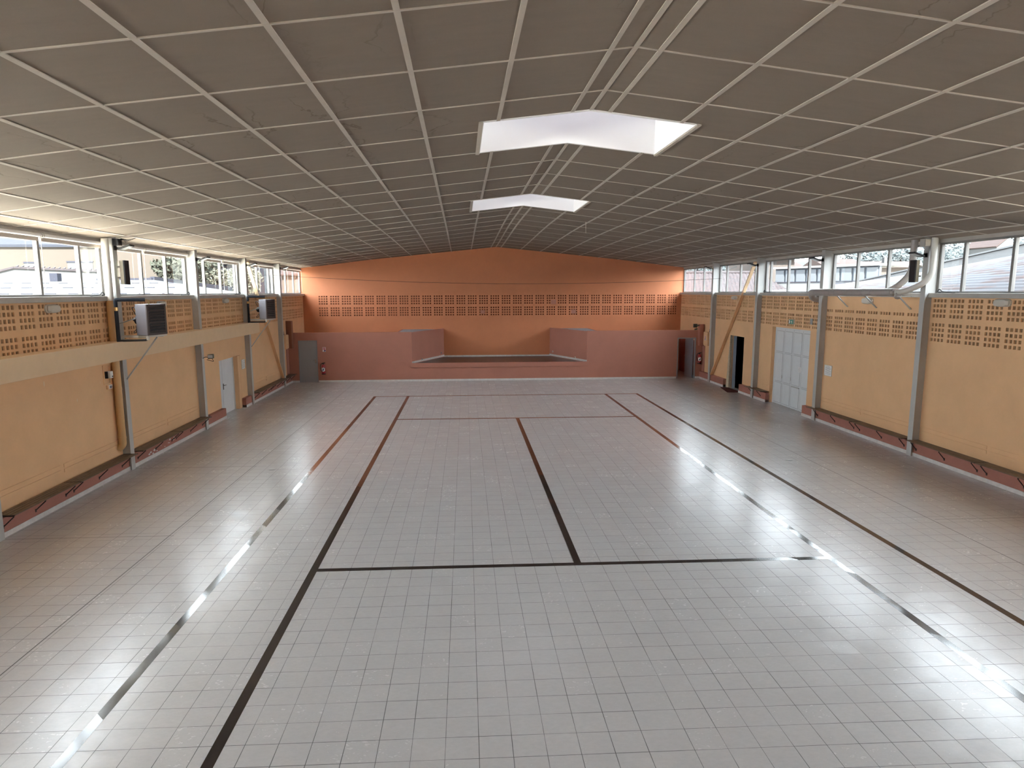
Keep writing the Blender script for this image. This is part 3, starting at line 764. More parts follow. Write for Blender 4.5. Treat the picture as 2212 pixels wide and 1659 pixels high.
# ------------------------------------------------------------------ fire extinguishers and their signs
def extinguisher(x, y, z, label):
    t = thing('fire_extinguisher', label, 'extinguisher', (x, y, z), 'red fire extinguishers')
    r = .088; prof = [(z, .07), (z+.015, r), (z+.40, r), (z+.445, .065), (z+.465, .03)]
    MB().tube([(x, y, a) for a, _ in prof], [b for _, b in prof], 22).build('cylinder', redm, t, smooth=True)
    MB().tube([(x, y, z-.012), (x, y, z+.03)], r+.004, 22).build('foot_ring', black, t, smooth=True)
    mb = MB().tube([(x, y, z+.46), (x, y, z+.50)], .026, 12); mb.obox((x+.015, y-.03, z+.515), (.075, 0, .012), (0, .016, 0), (0, 0, .011)); mb.obox((x+.015, y-.03, z+.54), (.075, 0, .02), (0, .014, 0), (0, 0, .007))
    mb.build('valve_head', black, t)
    MB().tube(bend([(x-.02, y, z+.49), (x-.10, y-.02, z+.50), (x-.15, y-.02, z+.38), (x-.13, y-.01, z+.2), (x-.092, y, z+.12)], .08), .013, 8).build('hose', black, t, smooth=True)
    # label wrapped round the front of the cylinder
    n = 10; vs = []
    for k in range(n):
        a = math.radians(215+110*k/(n-1)); 
        for zz in (z+.13+.02*math.sin(k), z+.31-.02*math.sin(k)): vs.append((x+math.cos(a)*(r+.002), y+math.sin(a)*(r+.002), zz))
    lab = MB().add(vs, [(2*k, 2*k+2, 2*k+3, 2*k+1) for k in range(n-1)]).build('paper_label', paper, t)
    vs = []
    for k in range(n):
        a = math.radians(238+50*k/(n-1))
        for zz in (z+.155+.004*k, z+.185+.012*k): vs.append((x+math.cos(a)*(r+.0035), y+math.sin(a)*(r+.0035), zz))
    MB().add(vs, [(2*k, 2*k+2, 2*k+3, 2*k+1) for k in range(n-1)]).build('printed_mark', signblue, lab)
    B(x-.04, x+.04, y+r-.02, YS+.002 if y > 22 else y+r+.03, z+.28, z+.32).build('wall_hook', iron, t)
extinguisher(-8.44, YS-.115, .41, 'red fire extinguisher hung on the stage wall beside the closed grey door')
extinguisher(9.80, YS-.115, .74, 'red fire extinguisher hung by the open grey door, right corner')
def fire_sign(c, ux, nx, label):
    c, ux, nx = Vector(c), Vector(ux), Vector(nx); t = thing('fire_sign', label, 'sign', tuple(c), 'fire extinguisher signs'); uz = Vector((0, 0, 1))
    MB().obox(c, ux*.075, nx*.003, uz*.105).build('plate', paper, t)
    MB().obox(c+nx*.003+uz*.03, ux*.062, nx*.0015, uz*.058).build('red_field', signred, t)
    MB().obox(c+nx*.003+uz*-.06+ux*.02, ux*.042, nx*.0015, uz*.032).build('blue_field', signblue, t)
    mb = MB().obox(c+nx*.005+uz*.02-ux*.028, ux*.011, nx*.001, uz*.045); mb.obox(c+nx*.005+uz*.03+ux*.03, ux*.010, nx*.001, uz*.04); mb.obox(c+nx*.005+uz*-.045-ux*.02, ux*.025, nx*.001, uz*.014)
    mb.build('pictogram', paper, t)
fire_sign((-8.395, YS-.003, 1.57), (1, 0, 0), (0, -1, 0), 'small red and white extinguisher sign above the left extinguisher')
fire_sign((9.815, 21.5, 2.03), (0, 1, 0), (-1, 0, 0), 'small red and white sign on the ochre cabinet by the open door')

# ------------------------------------------------------------------ unit heaters
def heater(ox, oy, label):
    """near front edge of the casing stands at (ox, oy)"""
    t = thing('unit_heater', label, 'heater', (ox, oy, 3.28), 'unit heaters on the left wall')
    g = Vector((math.sin(math.radians(11)), math.cos(math.radians(11)), 0)); n = Vector((g.y, -g.x, 0)); z = Vector((0, 0, 1))
    O = Vector((ox, oy, 3.28)); H = .725; Wd = .73; D = .27
    c = O+g*Wd/2-n*D/2+z*H/2
    MB().obox(c, n*D/2, g*Wd/2, z*H/2).build('casing', heaterc, t, bevel=.008)
    mb = MB(); f_ = O+n*.008
    for a, b, c0, c1 in ((0, .07, 0, H), (Wd-.07, Wd, 0, H), (.07, Wd-.07, 0, .05), (.07, Wd-.07, H-.05, H)):
        mb.obox(f_+g*(a+b)/2+z*(c0+c1)/2, n*.012, g*(b-a)/2, z*(c1-c0)/2)
    fr = mb.build('grille_frame', heaterd, t)
    MB().obox(f_-n*.002+g*Wd/2+z*H/2, n*.004, g*(Wd/2-.06), z*(H/2-.04)).build('core', black, t)
    for k in range(9):
        zz = .085+k*(H-.17)/8; tilt = .022 if k % 4 == 3 else .012
        MB().obox(f_+n*.014+g*Wd/2+z*zz, n*.018+z*tilt, g*(Wd/2-.075), (z*.004-n*.002)).build('louvre', heaterd, fr)
    mc = O+g*Wd*.5-n*D+z*H*.47
    MB().tube([mc, mc-n*.05], .27, 24).build('fan_ring', black, t, smooth=True)
    MB().tube([mc-n*.05, mc-n*.08, mc-n*.24, mc-n*.27], [.075, .095, .095, .05], 16).build('motor', black, t, smooth=True)
    mb = MB()
    for a in (.9, 2.4, 3.9, 5.4):
        e = g*math.cos(a)*.25+z*math.sin(a)*.25; mb.tube([mc-n*.15+e*.3, mc-n*.10+e*.8, mc-n*.02+e], .008, 6)
    mb.build('fan_guard', iron, t)
    xf = FL
    base_z = 3.28-.04; yc = oy+.30
    mb = MB()
    mb.bar((xf, yc-.02, base_z), (ox-.02, oy+.12, base_z), .045, .045); mb.bar((xf, yc+.1, base_z), (ox+.10, oy+.62, base_z), .045, .045)
    mb.bar((ox-.3, oy+.12, base_z+.02), (ox+.03, oy+.04, base_z+.02), .04, .03); mb.bar((ox+.0, oy+.04, base_z+.015), (ox+.13, oy+.70, base_z+.015), .05, .03)
    mb.build('support_frame', pvc, t)
    MB().bar((ox+.03, oy+.42, base_z-.02), (FL+.02, oy+.30, 2.22), .035, .03).build('stay', steel, t)
    MB().bar((xf, yc-.1, 3.55), (ox-.32, oy+.2, 3.68), .03, .02).build('side_stay', steel, t)
    # insulated feed pipes
    px, py = xf+.11, oy-.12
    MB().tube(bend([(px, py, 3.14), (px, py, 4.11), (ox-.05, oy+.12, 4.11)], .02, 2), .042, 12).build('insulated_pipe', blackfoam, t)
    MB().tube(bend([(ox-.05, oy+.12, 4.11), (ox+.03, oy+.13, 4.10), (ox+.01, oy+.16, 4.0)], .05), .012, 8).build('copper_tail', brass, t)
    MB().tube([(px, py, 3.86), (px, py, 3.94)], .044, 12).build('pipe_collar', brass, t)
    MB().tube(bend([(px, py, 3.17), (ox-.05, oy+.06, 3.17), (ox+.0, oy+.06, 3.27)], .04), .026, 10).build('return_pipe', black, t)
    MB().tube([(ox-.02, oy+.05, 3.17), (ox-.02, oy+.05, 3.27)], .035, 10).build('valve', offwhite, t)
    mb = MB()
    for q in range(3): mb.tube(bend([mc-n*.2+z*(.05-.1*q), mc-n*.28+z*(.3-.3*q)-g*.1, mc-n*.12+z*(.32-.3*q)-g*.2, O-n*(D-.01)+z*(.6-.2*q)], .08), .008, 6)
    mb.build('wiring', black, t)
    return t
heater(-9.17, 5.70, 'brown louvred unit heater on the nearer left column')
heater(-9.17, 15.62, 'brown louvred unit heater on the farther left column, above the beam end')

# ------------------------------------------------------------------ left downpipe, right pipe and duct
t = thing('downpipe', 'thick downpipe beside the nearer heater column, white above and ochre below', 'pipe', (-9.985, 5.76, .6))
MB().tube([(-9.985, 5.76, 4.09), (-9.985, 5.76, 5.5)], .082, 18).build('upper_length', pvc, t, smooth=True)
MB().tube(bend([(-9.985, 5.76, 4.09), (-9.985, 5.76, .66), (XL+.002, 5.74, .58)], .1), .085, 18).build('lower_length', ochrepipe, t, smooth=True)
for z in (4.95, 2.0, .82): MB().tube([(-9.985, 5.76, z), (-9.985, 5.76, z+.05)], .091, 18).build('joint_collar', pvc if z > 4 else ochrepipe, t)
t = thing('ventilation_duct', 'grey round duct running along the right wall above the benches', 'duct', (9.56, 9.0, 4.1))
MB().tube(bend([(XR+.01, 11.45, 3.98), (9.75, 11.42, 4.02), (9.56, 11.2, 4.215), (9.56, 6.75, 4.215)], .16, 6), .105, 20).build('main_run', ductm, t, smooth=True)
MB().tube(bend([(9.56, 7.0, 4.215), (9.60, 6.45, 4.23), (9.72, 5.95, 4.42), (9.84, 5.80, 4.66), (9.84, 5.80, 5.55)], .18, 6), .072, 18).build('near_riser', pvc, t, smooth=True)
MB().tube(bend([(9.57, 7.25, 4.2), (9.72, 6.85, 4.40), (9.86, 6.62, 4.72), (9.86, 6.6, 5.55)], .2, 6), .082, 18).build('far_riser', ductm, t, smooth=True)
for y in (9.95, 9.62, 8.15, 7.75, 6.85): MB().tube([(9.56, y, 4.215), (9.56, y+.03, 4.215)], .110, 20).build('joint_collar', ductm, t)
for y, y2 in ((9.58, 9.72), (8.11, 8.24), (6.60, 6.72)): MB().bar((9.55, y, 4.115), (XR-.002, y2, 3.77), .045, .02).build('strut', steel, t)
for y in (9.58, 8.11, 6.60): MB().bar((9.5, y, 4.105), (XR-.09, y+.02, 4.105), .04, .015).build('cradle', steel, t)
MB().tube([(9.56, 6.62, 4.16), (9.62, 6.75, 4.13)], [.075, .10], 18).build('end_cap', ductm, t)

# ------------------------------------------------------------------ floodlights
def flood(side, y, z, yo, label, mat=black):
    xf = FL if side < 0 else FRt; d = -side     # d: into the room
    t = thing('floodlight', label, 'floodlight', (xf, y, z), 'floodlights on the columns')
    mb = MB().bar((xf, y+.03, z), (xf+d*.13, y+yo, z-.0), .04, .05); mb.box(xf, xf+d*.02, y-.05, y+.07, z-.05, z+.05); mb.build('arm', mat, t)
    ax = Vector((d*.90, yo*.5, .32)).normalized(); ay = Vector((0, 1, 0)) - ax*ax.y; ay.normalize(); n = ax.cross(ay)
    if n.z > 0: n = -n
    c = Vector((xf+d*.25, y+yo, z+.02))
    hd = MB().obox(c, ax*.145, ay*.13, n*.022).build('housing', black, t, bevel=.01)
    MB().obox(c+n*.022+ax*.02, ax*.10, ay*.10, n*.004).build('lens', floodlens, hd)
flood(-1, 6.0, 5.30, .02, 'black floodlight on the nearer heater column, under the ceiling')
flood(-1, 10.98, 5.27, .0, 'black floodlight on the left column just before the double door')
flood(-1, 15.9, 5.28, .0, 'black floodlight on the farther heater column at the brace head')
flood(-1, 20.78, 5.33, .0, 'black floodlight on the last left column by the orange wall')
flood(1, 6.0, 5.13, .0, 'black floodlight above the loudspeaker on the right column')
flood(1, 10.98, 5.24, .0, 'black floodlight on the column beside the folding door')
flood(1, 15.9, 5.26, .0, 'black floodlight on the right column at the brace head')
flood(1, 20.78, 5.30, .0, 'white-armed floodlight on the last right column by the orange wall', mat=offwhite)
# loudspeakers
for side, y, label in ((-1, 6.16, 'cream column loudspeaker with black face beside the nearer left heater column'), (1, 6.24, 'cream column loudspeaker with black face above the right duct')):
    xf = FL if side < 0 else FRt; d = -side
    t = thing('loudspeaker', label, 'loudspeaker', (xf, y, 4.47), 'column loudspeakers')
    B(xf+d*.05, xf+d*.135, y-.11, y+.11, 4.47, 5.02).build('cabinet', M('cream_cabinet', (.55, .50, .38), .5) if side < 0 else MATS['cream_cabinet'], t, bevel=.006)
    B(xf+d*.135, xf+d*.165, y-.115, y+.115, 4.465, 5.025).build('front_grille', black, t)
    mb = B(xf-d*.0, xf+d*.05, y-.12, y-.06, 4.85, 4.89).box(xf, xf+d*.05, y-.12, y-.06, 4.6, 4.64); mb.build('bracket', steel, t)
# junction boxes at the heads of the heater and duct columns
t = thing('junction_box', 'grey junction box at the head of the right loudspeaker column', 'box', (9.7, 5.95, 5.36))
B(9.63, FRt, 5.86, 6.06, 5.34, 5.53).build('body', sillm, t, bevel=.005); B(9.64, FRt-.01, 5.845, 5.86, 5.36, 5.51).build('cover', offwhite, t)
t = thing('junction_box', 'dark cable box at the head of the left heater column', 'box', (-9.8, 6.0, 5.40))
B(FL, -9.76, 5.9, 6.1, 5.36, 5.51).build('body', black, t)
mb = MB()
for k in range(7): mb.tube(bend([(-9.77, 5.95+.02*k, 5.45+.012*k), (-9.66, 5.95+.05*k, 5.50), (-9.62+.015*k, 6.0+.05*k, 5.43+.02*k)], .04), .006, 5)
mb.build('loose_wiring', black, t)
# bulkhead lamps
def bulkhead(side, y0, y1, z0, z1, label):
    X = XL if side < 0 else XR; d = -side; t = thing('bulkhead_lamp', label, 'lamp', (X, (y0+y1)/2, (z0+z1)/2), 'oval bulkhead lamps')
    yc, zc, hy, hz = (y0+y1)/2, (z0+z1)/2, (y1-y0)/2, (z1-z0)/2
    def oval(f, x):
        n = 20; out = []
        for k in range(n):
            a = 2*math.pi*k/n; c_, s_ = math.cos(a), math.sin(a)
            out.append((x, yc+f*hy*math.copysign(abs(c_)**.55, c_), zc+f*hz*math.copysign(abs(s_)**.6, s_)))
        return out
    def loft(name, rings, mat):
        n = 20; vs = [p for r in rings for p in r]; fs = [(i*n+k, i*n+(k+1) % n, (i+1)*n+(k+1) % n, (i+1)*n+k) for i in range(len(rings)-1) for k in range(n)]
        fs += [tuple(range(n)), tuple((len(rings)-1)*n+k for k in range(n))]
        return MB().add(vs, fs).build(name, mat, t, smooth=True)
    loft('base_plate', [oval(1, X), oval(1, X+d*.035), oval(.97, X+d*.04)], offwhite)
    loft('diffuser', [oval(.93, X+d*.038), oval(.93, X+d*.07), oval(.80, X+d*.10), oval(.5, X+d*.112)], M('ribbed_diffuser', (.56, .52, .45), .35, .6) if 'ribbed_diffuser' not in MATS else MATS['ribbed_diffuser'])
    for k in (-1, 1): B(X+d*.095, X+d*.108, yc-hy*.7, yc+hy*.7, zc+k*hz*.33-.006, zc+k*hz*.33+.006).build('guard_bar', offwhite, t)
bulkhead(-1, 3.36, 3.80, 3.87, 4.045, 'oval bulkhead lamp under the nearest left window')
bulkhead(-1, 8.45, 8.9, 3.87, 4.045, 'oval bulkhead lamp half hidden behind the nearer unit heater')
bulkhead(-1, 13.65, 14.1, 3.90, 4.075, 'oval bulkhead lamp high above the white double door')
bulkhead(1, 3.37, 3.83, 3.90, 4.075, 'oval bulkhead lamp under the nearest right window')
bulkhead(1, 8.40, 8.90, 3.875, 4.06, 'oval bulkhead lamp behind the middle duct strut')
bulkhead(1, 18.30, 18.78, 3.89, 4.05, 'oval bulkhead lamp half behind the right diagonal brace')
# jointed spotlights lower on the columns
def spot(side, y, z, label):
    xf = FL if side < 0 else FRt; d = -side; t = thing('spotlight', label, 'spotlight', (xf, y, z), 'jointed spotlights')
    MB().tube(bend([(xf, y, z-.02), (xf+d*.10, y-.02, z+.02), (xf+d*.22, y-.04, z)], .04), .012, 8).build('arm', olive, t)
    MB().obox((xf+d*.27, y-.06, z+.04), (.085, 0, .01), (0, .05, .0), (0, 0, .07)).build('housing', olive, t, bevel=.012)
    B(xf+d*.20, xf+d*.34, y-.125, y-.11, z+.0, z+.09).build('lens', floodlens, t)
    MB().tube(bend([(xf+d*.30, y-.06, z-.03), (xf+d*.35, y-.04, z-.12), (xf+d*.24, y, z-.10), (xf+d*.12, y, z-.06)], .05), .009, 6).build('cable', black, t)
spot(-1, 10.96, 2.27, 'jointed spotlight on the left column beside the double door')
t = thing('spotlight', 'olive jointed spotlight above the open grey door', 'spotlight', (9.8, 22.25, 2.66), 'jointed spotlights')
MB().tube([(9.83, 22.2, 2.60), (9.66, 22.15, 2.60), (9.55, 22.1, 2.58)], .03, 8).build('arm', olive, t); MB().obox((9.50, 22.08, 2.60), (.09, 0, 0), (0, .06, 0), (0, 0, .09)).build('housing', olive, t, bevel=.012)
MB().obox((9.53, 22.05, 2.44), (.07, 0, .015), (0, .05, 0), (0, 0, .035)).build('reflector', olive, t, bevel=.01)

# ------------------------------------------------------------------ notices, thermostat, switches
def notice(side, X, y0, y1, z0, z1, label, name='framed_notice', frame=True, lines=7, cat='notice'):
    d = -side; t = thing(name, label, cat, (X, (y0+y1)/2, (z0+z1)/2))
    B(X-d*.002, X+d*.008, y0, y1, z0, z1).build('sheet', paper, t)
    if frame:
        mb = MB(); q = .02
        mb.box(X, X+d*.016, y0-q, y0, z0-q, z1+q).box(X, X+d*.016, y1, y1+q, z0-q, z1+q).box(X, X+d*.016, y0, y1, z1, z1+q).box(X, X+d*.016, y0, y1, z0-q, z0); mb.build('frame', offwhite, t)
    mb = MB(); h = (z1-z0)
    for k in range(lines):
        z = z1-h*(k+1)/(lines+1); e = random.uniform(.1, .45)
        mb.box(X+d*.0075, X+d*.0095, y0+(y1-y0)*(.12 if side < 0 else e*.6), y1-(y1-y0)*(e*.6 if side < 0 else .12), z-h*.012, z+h*.012)
    mb.build('print', inkm, t); return t
notice(-1, XL, 15.30, 15.66, 1.44, 1.76, 'white framed notice on the ochre wall beside the double door')
notice(1, XR, 10.38, 10.80, 1.55, 1.86, 'white framed evacuation plan on the ochre wall beside the folding door column', lines=9)
t = notice(1, xd-.006, 12.62, 12.84, 1.40, 1.57, 'white printed sheet taped to the folding door', name='paper_notice', frame=False, lines=4)
t = thing('warning_sticker', 'dark warning sticker near the edge of the folding door', 'sticker', (xd-.01, 12.08, 1.37))
B(xd-.02, xd-.008, 12.02, 12.11, 1.27, 1.47).build('plate', black, t)
mb = MB()
for z in (1.30, 1.36, 1.42): mb.box(xd-.022, xd-.019, 12.04, 12.09, z, z+.025)
mb.build('marking', offwhite, t)
t = thing('exit_sign', 'small green emergency exit sign above the folding door', 'sign', (XR, 13.22, 3.17))
B(XR-.05, XR+.002, 13.04, 13.40, 3.08, 3.25).build('housing', offwhite, t)
B(XR-.054, XR-.05, 13.05, 13.39, 3.09, 3.24).build('green_face', signgreen, t)
mb = B(XR-.057, XR-.054, 13.13, 13.16, 3.10, 3.2).box(XR-.057, XR-.054, 13.16, 13.22, 3.15, 3.18).box(XR-.057, XR-.054, 13.28, 13.36, 3.11, 3.22).tube([(XR-.057, 13.15, 3.215), (XR-.054, 13.15, 3.215)], .014, 10); mb.build('pictogram', paper, t)
t = thing('wall_vent_plate', 'small grey plate on the perforated band above the folding door corner', 'plate', (XR, 11.84, 3.22))
B(XR-.012, XR+.002, 11.78, 11.93, 3.13, 3.33).build('plate', steel, t); B(XR-.015, XR-.011, 11.80, 11.91, 3.15, 3.31).build('inset', framegrey, t)
t = thing('thermostat', 'white thermostat in an ochre frame beside the left downpipe', 'thermostat', (XL, 5.6, 2.38))
mb = MB()
for a, b, c0, c1 in ((5.34, 5.36, 2.17, 2.62), (5.62, 5.64, 2.17, 2.62), (5.36, 5.62, 2.17, 2.19), (5.36, 5.62, 2.60, 2.62)): mb.box(XL-.002, XL+.02, a, b, c0, c1)
mb.build('surround', yellow, t)
B(XL, XL+.10, 5.46, 5.60, 2.31, 2.47).build('body', offwhite, t, bevel=.006); B(XL+.098, XL+.108, 5.47, 5.59, 2.315, 2.465).build('cover', paper, t); B(XL, XL+.06, 5.43, 5.46, 2.31, 2.47).build('side_grille', black, t)
MB().tube([(XL+.105, 5.55, 2.35), (XL+.125, 5.55, 2.35)], .014, 12).build('dial', black, t)
t = thing('label_plate', 'white label plate with dark lettering under the thermostat', 'label', (XL, 5.56, 2.10))
B(XL-.002, XL+.035, 5.44, 5.50, 2.055, 2.145).build('base_block', yellow, t); B(XL-.002, XL+.04, 5.50, 5.66, 2.055, 2.145).build('plate', paper, t, bevel=.006)
mb = MB()
for k in range(3): mb.box(XL+.0395, XL+.042, 5.53+.036*k, 5.556+.036*k, 2.07, 2.128)
mb.build('lettering', inkm, t)
t = thing('white_box', 'small white junction box standing on the sill of the left heater bay', 'box', (XL-.02, 6.25, 4.195))
MB().obox((XL-.0, 6.30, 4.275), (.035, 0, 0), (0, .09, 0), (0, 0, .08)).build('case', offwhite, t, bevel=.01); B(XL+.035, XL+.042, 6.24, 6.36, 4.22, 4.33).build('cover', paper, t)
# cables lying on sills
for X, y, s, label in ((XL, 5.72, 1, 'coiled black cable on the end of the nearest left sill'), (XL, 10.78, 1, 'coiled black cable on the sill above the left benches'), (XL, 15.66, 1, 'coiled black cable on the sill beside the farther heater column'),
                       (XR, 5.72, -1, 'thick black cable end on the nearest right sill'), (XR, 15.7, -1, 'grey cable on the sill beside the folding door bay')):
    xx = X-s*.02
    mb = MB().tube(bend([(xx, y-.55, 4.205), (xx+s*.04, y-.3, 4.215), (xx-s*.02, y-.08, 4.235), (xx, y, 4.30), (xx+s*.02, y+.04, 4.22), (xx+s*.03, y-.1, 4.21)], .06), .013, 7)
    tag(mb.build('sill_cable', black, smooth=True), label, 'cable', 'cables on the window sills')
# wire slung across the hall, thread under the ceiling
pts = []
for k in range(25):
    u = k/24; x = -10.1+20.12*u; pts.append((x, 20.3, 5.02*(1-u)+4.83*u-1.36*u*(1-u)*.9))
tag(MB().tube(pts, .008, 6).build('slung_wire', iron, smooth=True), 'thin sagging wire slung across the hall before the orange wall', 'wire')
tag(MB().tube([(2.25, 12, ceil_z(2.25, 12)), (2.255, 12, 6.15)], .006, 5).build('hanging_cord', offwhite), 'thin pale cord hanging from the ceiling beyond the far skylight', 'cord')
# mat at the dark doorway
t = MB().prism([(9.40, 17.45), (9.98, 17.36), (9.985, 18.83), (9.80, 18.95), (9.66, 18.9)], 2, 0, .018).build('door_mat', matred); tag(t, 'dark red mat lying on the tiles at the dark doorway', 'mat')

# ------------------------------------------------------------------ outside, beyond the windows
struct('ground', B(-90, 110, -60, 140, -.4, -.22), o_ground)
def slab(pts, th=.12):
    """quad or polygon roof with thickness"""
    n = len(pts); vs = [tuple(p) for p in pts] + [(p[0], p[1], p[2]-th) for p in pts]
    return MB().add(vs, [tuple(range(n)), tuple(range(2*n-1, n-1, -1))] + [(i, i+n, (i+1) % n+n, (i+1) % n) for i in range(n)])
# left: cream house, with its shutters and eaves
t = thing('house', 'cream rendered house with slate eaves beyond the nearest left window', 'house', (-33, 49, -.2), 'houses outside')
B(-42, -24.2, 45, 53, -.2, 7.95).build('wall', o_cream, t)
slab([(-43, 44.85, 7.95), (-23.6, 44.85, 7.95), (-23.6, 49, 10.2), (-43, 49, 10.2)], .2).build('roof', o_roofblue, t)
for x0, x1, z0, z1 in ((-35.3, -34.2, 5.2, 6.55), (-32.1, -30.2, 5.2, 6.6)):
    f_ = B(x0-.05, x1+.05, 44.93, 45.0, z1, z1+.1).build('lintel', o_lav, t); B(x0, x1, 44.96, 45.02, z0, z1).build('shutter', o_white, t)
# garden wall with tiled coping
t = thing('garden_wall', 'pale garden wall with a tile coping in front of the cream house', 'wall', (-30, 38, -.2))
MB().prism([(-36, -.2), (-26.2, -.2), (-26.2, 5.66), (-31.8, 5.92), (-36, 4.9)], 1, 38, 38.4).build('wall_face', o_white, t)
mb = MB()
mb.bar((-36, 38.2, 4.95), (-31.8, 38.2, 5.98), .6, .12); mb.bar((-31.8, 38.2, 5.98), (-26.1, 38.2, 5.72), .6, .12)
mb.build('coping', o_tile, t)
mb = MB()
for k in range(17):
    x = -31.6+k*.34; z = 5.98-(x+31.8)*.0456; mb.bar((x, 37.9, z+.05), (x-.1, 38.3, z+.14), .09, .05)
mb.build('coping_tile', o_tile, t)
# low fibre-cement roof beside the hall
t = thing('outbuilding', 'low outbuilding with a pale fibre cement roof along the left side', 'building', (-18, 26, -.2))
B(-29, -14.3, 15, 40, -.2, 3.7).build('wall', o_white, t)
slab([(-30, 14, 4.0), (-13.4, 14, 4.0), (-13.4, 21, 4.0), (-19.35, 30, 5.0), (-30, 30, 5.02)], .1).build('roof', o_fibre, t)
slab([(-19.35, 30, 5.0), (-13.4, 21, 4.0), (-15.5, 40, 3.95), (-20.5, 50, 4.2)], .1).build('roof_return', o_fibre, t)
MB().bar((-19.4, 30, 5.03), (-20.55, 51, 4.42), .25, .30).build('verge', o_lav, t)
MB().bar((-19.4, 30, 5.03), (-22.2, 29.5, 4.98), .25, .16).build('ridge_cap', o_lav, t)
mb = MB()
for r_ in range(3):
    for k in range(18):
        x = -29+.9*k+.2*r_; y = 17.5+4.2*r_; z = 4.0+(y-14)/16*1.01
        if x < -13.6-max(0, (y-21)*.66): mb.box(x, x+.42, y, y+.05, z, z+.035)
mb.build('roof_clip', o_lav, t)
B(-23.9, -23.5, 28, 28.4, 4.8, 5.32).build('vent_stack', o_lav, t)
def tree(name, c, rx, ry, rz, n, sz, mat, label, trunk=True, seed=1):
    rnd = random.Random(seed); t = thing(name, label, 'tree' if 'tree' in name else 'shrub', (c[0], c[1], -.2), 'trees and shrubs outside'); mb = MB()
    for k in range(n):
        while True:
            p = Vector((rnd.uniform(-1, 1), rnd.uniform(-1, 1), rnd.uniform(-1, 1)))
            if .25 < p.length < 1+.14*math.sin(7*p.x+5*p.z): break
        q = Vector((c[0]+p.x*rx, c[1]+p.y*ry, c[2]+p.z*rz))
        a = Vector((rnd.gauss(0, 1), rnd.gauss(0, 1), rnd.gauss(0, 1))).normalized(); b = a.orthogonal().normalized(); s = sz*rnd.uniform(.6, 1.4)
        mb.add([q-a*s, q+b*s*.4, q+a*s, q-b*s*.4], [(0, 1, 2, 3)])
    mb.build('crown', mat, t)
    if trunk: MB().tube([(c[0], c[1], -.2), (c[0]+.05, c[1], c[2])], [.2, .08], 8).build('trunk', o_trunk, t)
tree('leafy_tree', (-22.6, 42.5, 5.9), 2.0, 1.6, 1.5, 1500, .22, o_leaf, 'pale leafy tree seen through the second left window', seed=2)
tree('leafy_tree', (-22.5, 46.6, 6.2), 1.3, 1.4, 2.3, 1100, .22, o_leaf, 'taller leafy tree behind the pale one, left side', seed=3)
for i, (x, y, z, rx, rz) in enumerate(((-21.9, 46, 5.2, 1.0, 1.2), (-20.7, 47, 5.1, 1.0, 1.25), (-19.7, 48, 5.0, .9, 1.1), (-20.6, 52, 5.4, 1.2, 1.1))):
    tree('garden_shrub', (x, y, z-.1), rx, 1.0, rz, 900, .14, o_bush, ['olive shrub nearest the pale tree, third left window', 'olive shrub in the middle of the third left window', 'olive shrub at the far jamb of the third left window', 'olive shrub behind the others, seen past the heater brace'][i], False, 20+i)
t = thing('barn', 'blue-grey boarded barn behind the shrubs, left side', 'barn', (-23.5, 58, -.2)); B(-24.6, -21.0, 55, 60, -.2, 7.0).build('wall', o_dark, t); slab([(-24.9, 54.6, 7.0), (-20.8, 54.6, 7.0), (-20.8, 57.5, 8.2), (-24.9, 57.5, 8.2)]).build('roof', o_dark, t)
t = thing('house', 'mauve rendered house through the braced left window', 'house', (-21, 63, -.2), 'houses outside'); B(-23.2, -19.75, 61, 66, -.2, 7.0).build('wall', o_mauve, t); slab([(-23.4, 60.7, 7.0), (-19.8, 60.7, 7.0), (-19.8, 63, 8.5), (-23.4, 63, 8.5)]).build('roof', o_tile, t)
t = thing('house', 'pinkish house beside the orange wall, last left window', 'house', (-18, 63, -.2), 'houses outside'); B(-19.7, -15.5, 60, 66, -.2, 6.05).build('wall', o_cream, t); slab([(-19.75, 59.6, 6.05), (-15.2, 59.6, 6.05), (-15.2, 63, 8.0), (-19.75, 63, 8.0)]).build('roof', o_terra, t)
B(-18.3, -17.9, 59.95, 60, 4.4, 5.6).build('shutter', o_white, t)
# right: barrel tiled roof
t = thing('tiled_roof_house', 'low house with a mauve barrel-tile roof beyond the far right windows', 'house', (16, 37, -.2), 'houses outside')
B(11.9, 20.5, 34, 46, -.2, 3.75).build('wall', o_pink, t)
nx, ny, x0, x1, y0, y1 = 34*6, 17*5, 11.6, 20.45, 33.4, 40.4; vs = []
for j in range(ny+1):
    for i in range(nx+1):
        u, v = i/nx, j/ny; row = v*17
        vs.append((x0+(x1-x0)*u, y0+(y1-y0)*v, 3.82+1.75*v + .085*abs(math.sin(math.pi*(u*34+(.5 if int(row) % 2 else 0)))) - .07*(row-math.floor(row-1e-6))))
fs = [(j*(nx+1)+i, j*(nx+1)+i+1, (j+1)*(nx+1)+i+1, (j+1)*(nx+1)+i) for j in range(ny) for i in range(nx)]
MB().add(vs, fs).build('roof', o_tile, t)
slab([(11.6, 40.4, 5.6), (20.45, 40.4, 5.6), (20.45, 47, 4), (11.6, 47, 4)]).build('rear_roof', o_tile, t)
MB().tube([(11.6, 40.4, 5.62), (20.45, 40.4, 5.62)], .12, 8).build('ridge_tile', o_tile, t)
tag(MB().tube([(11.80, 31.2, -.2), (11.80, 31.2, 6.2)], .09, 10).build('vertical_pipe', o_bluepipe, smooth=True), 'pale blue vertical pipe outside the last right window', 'pipe')
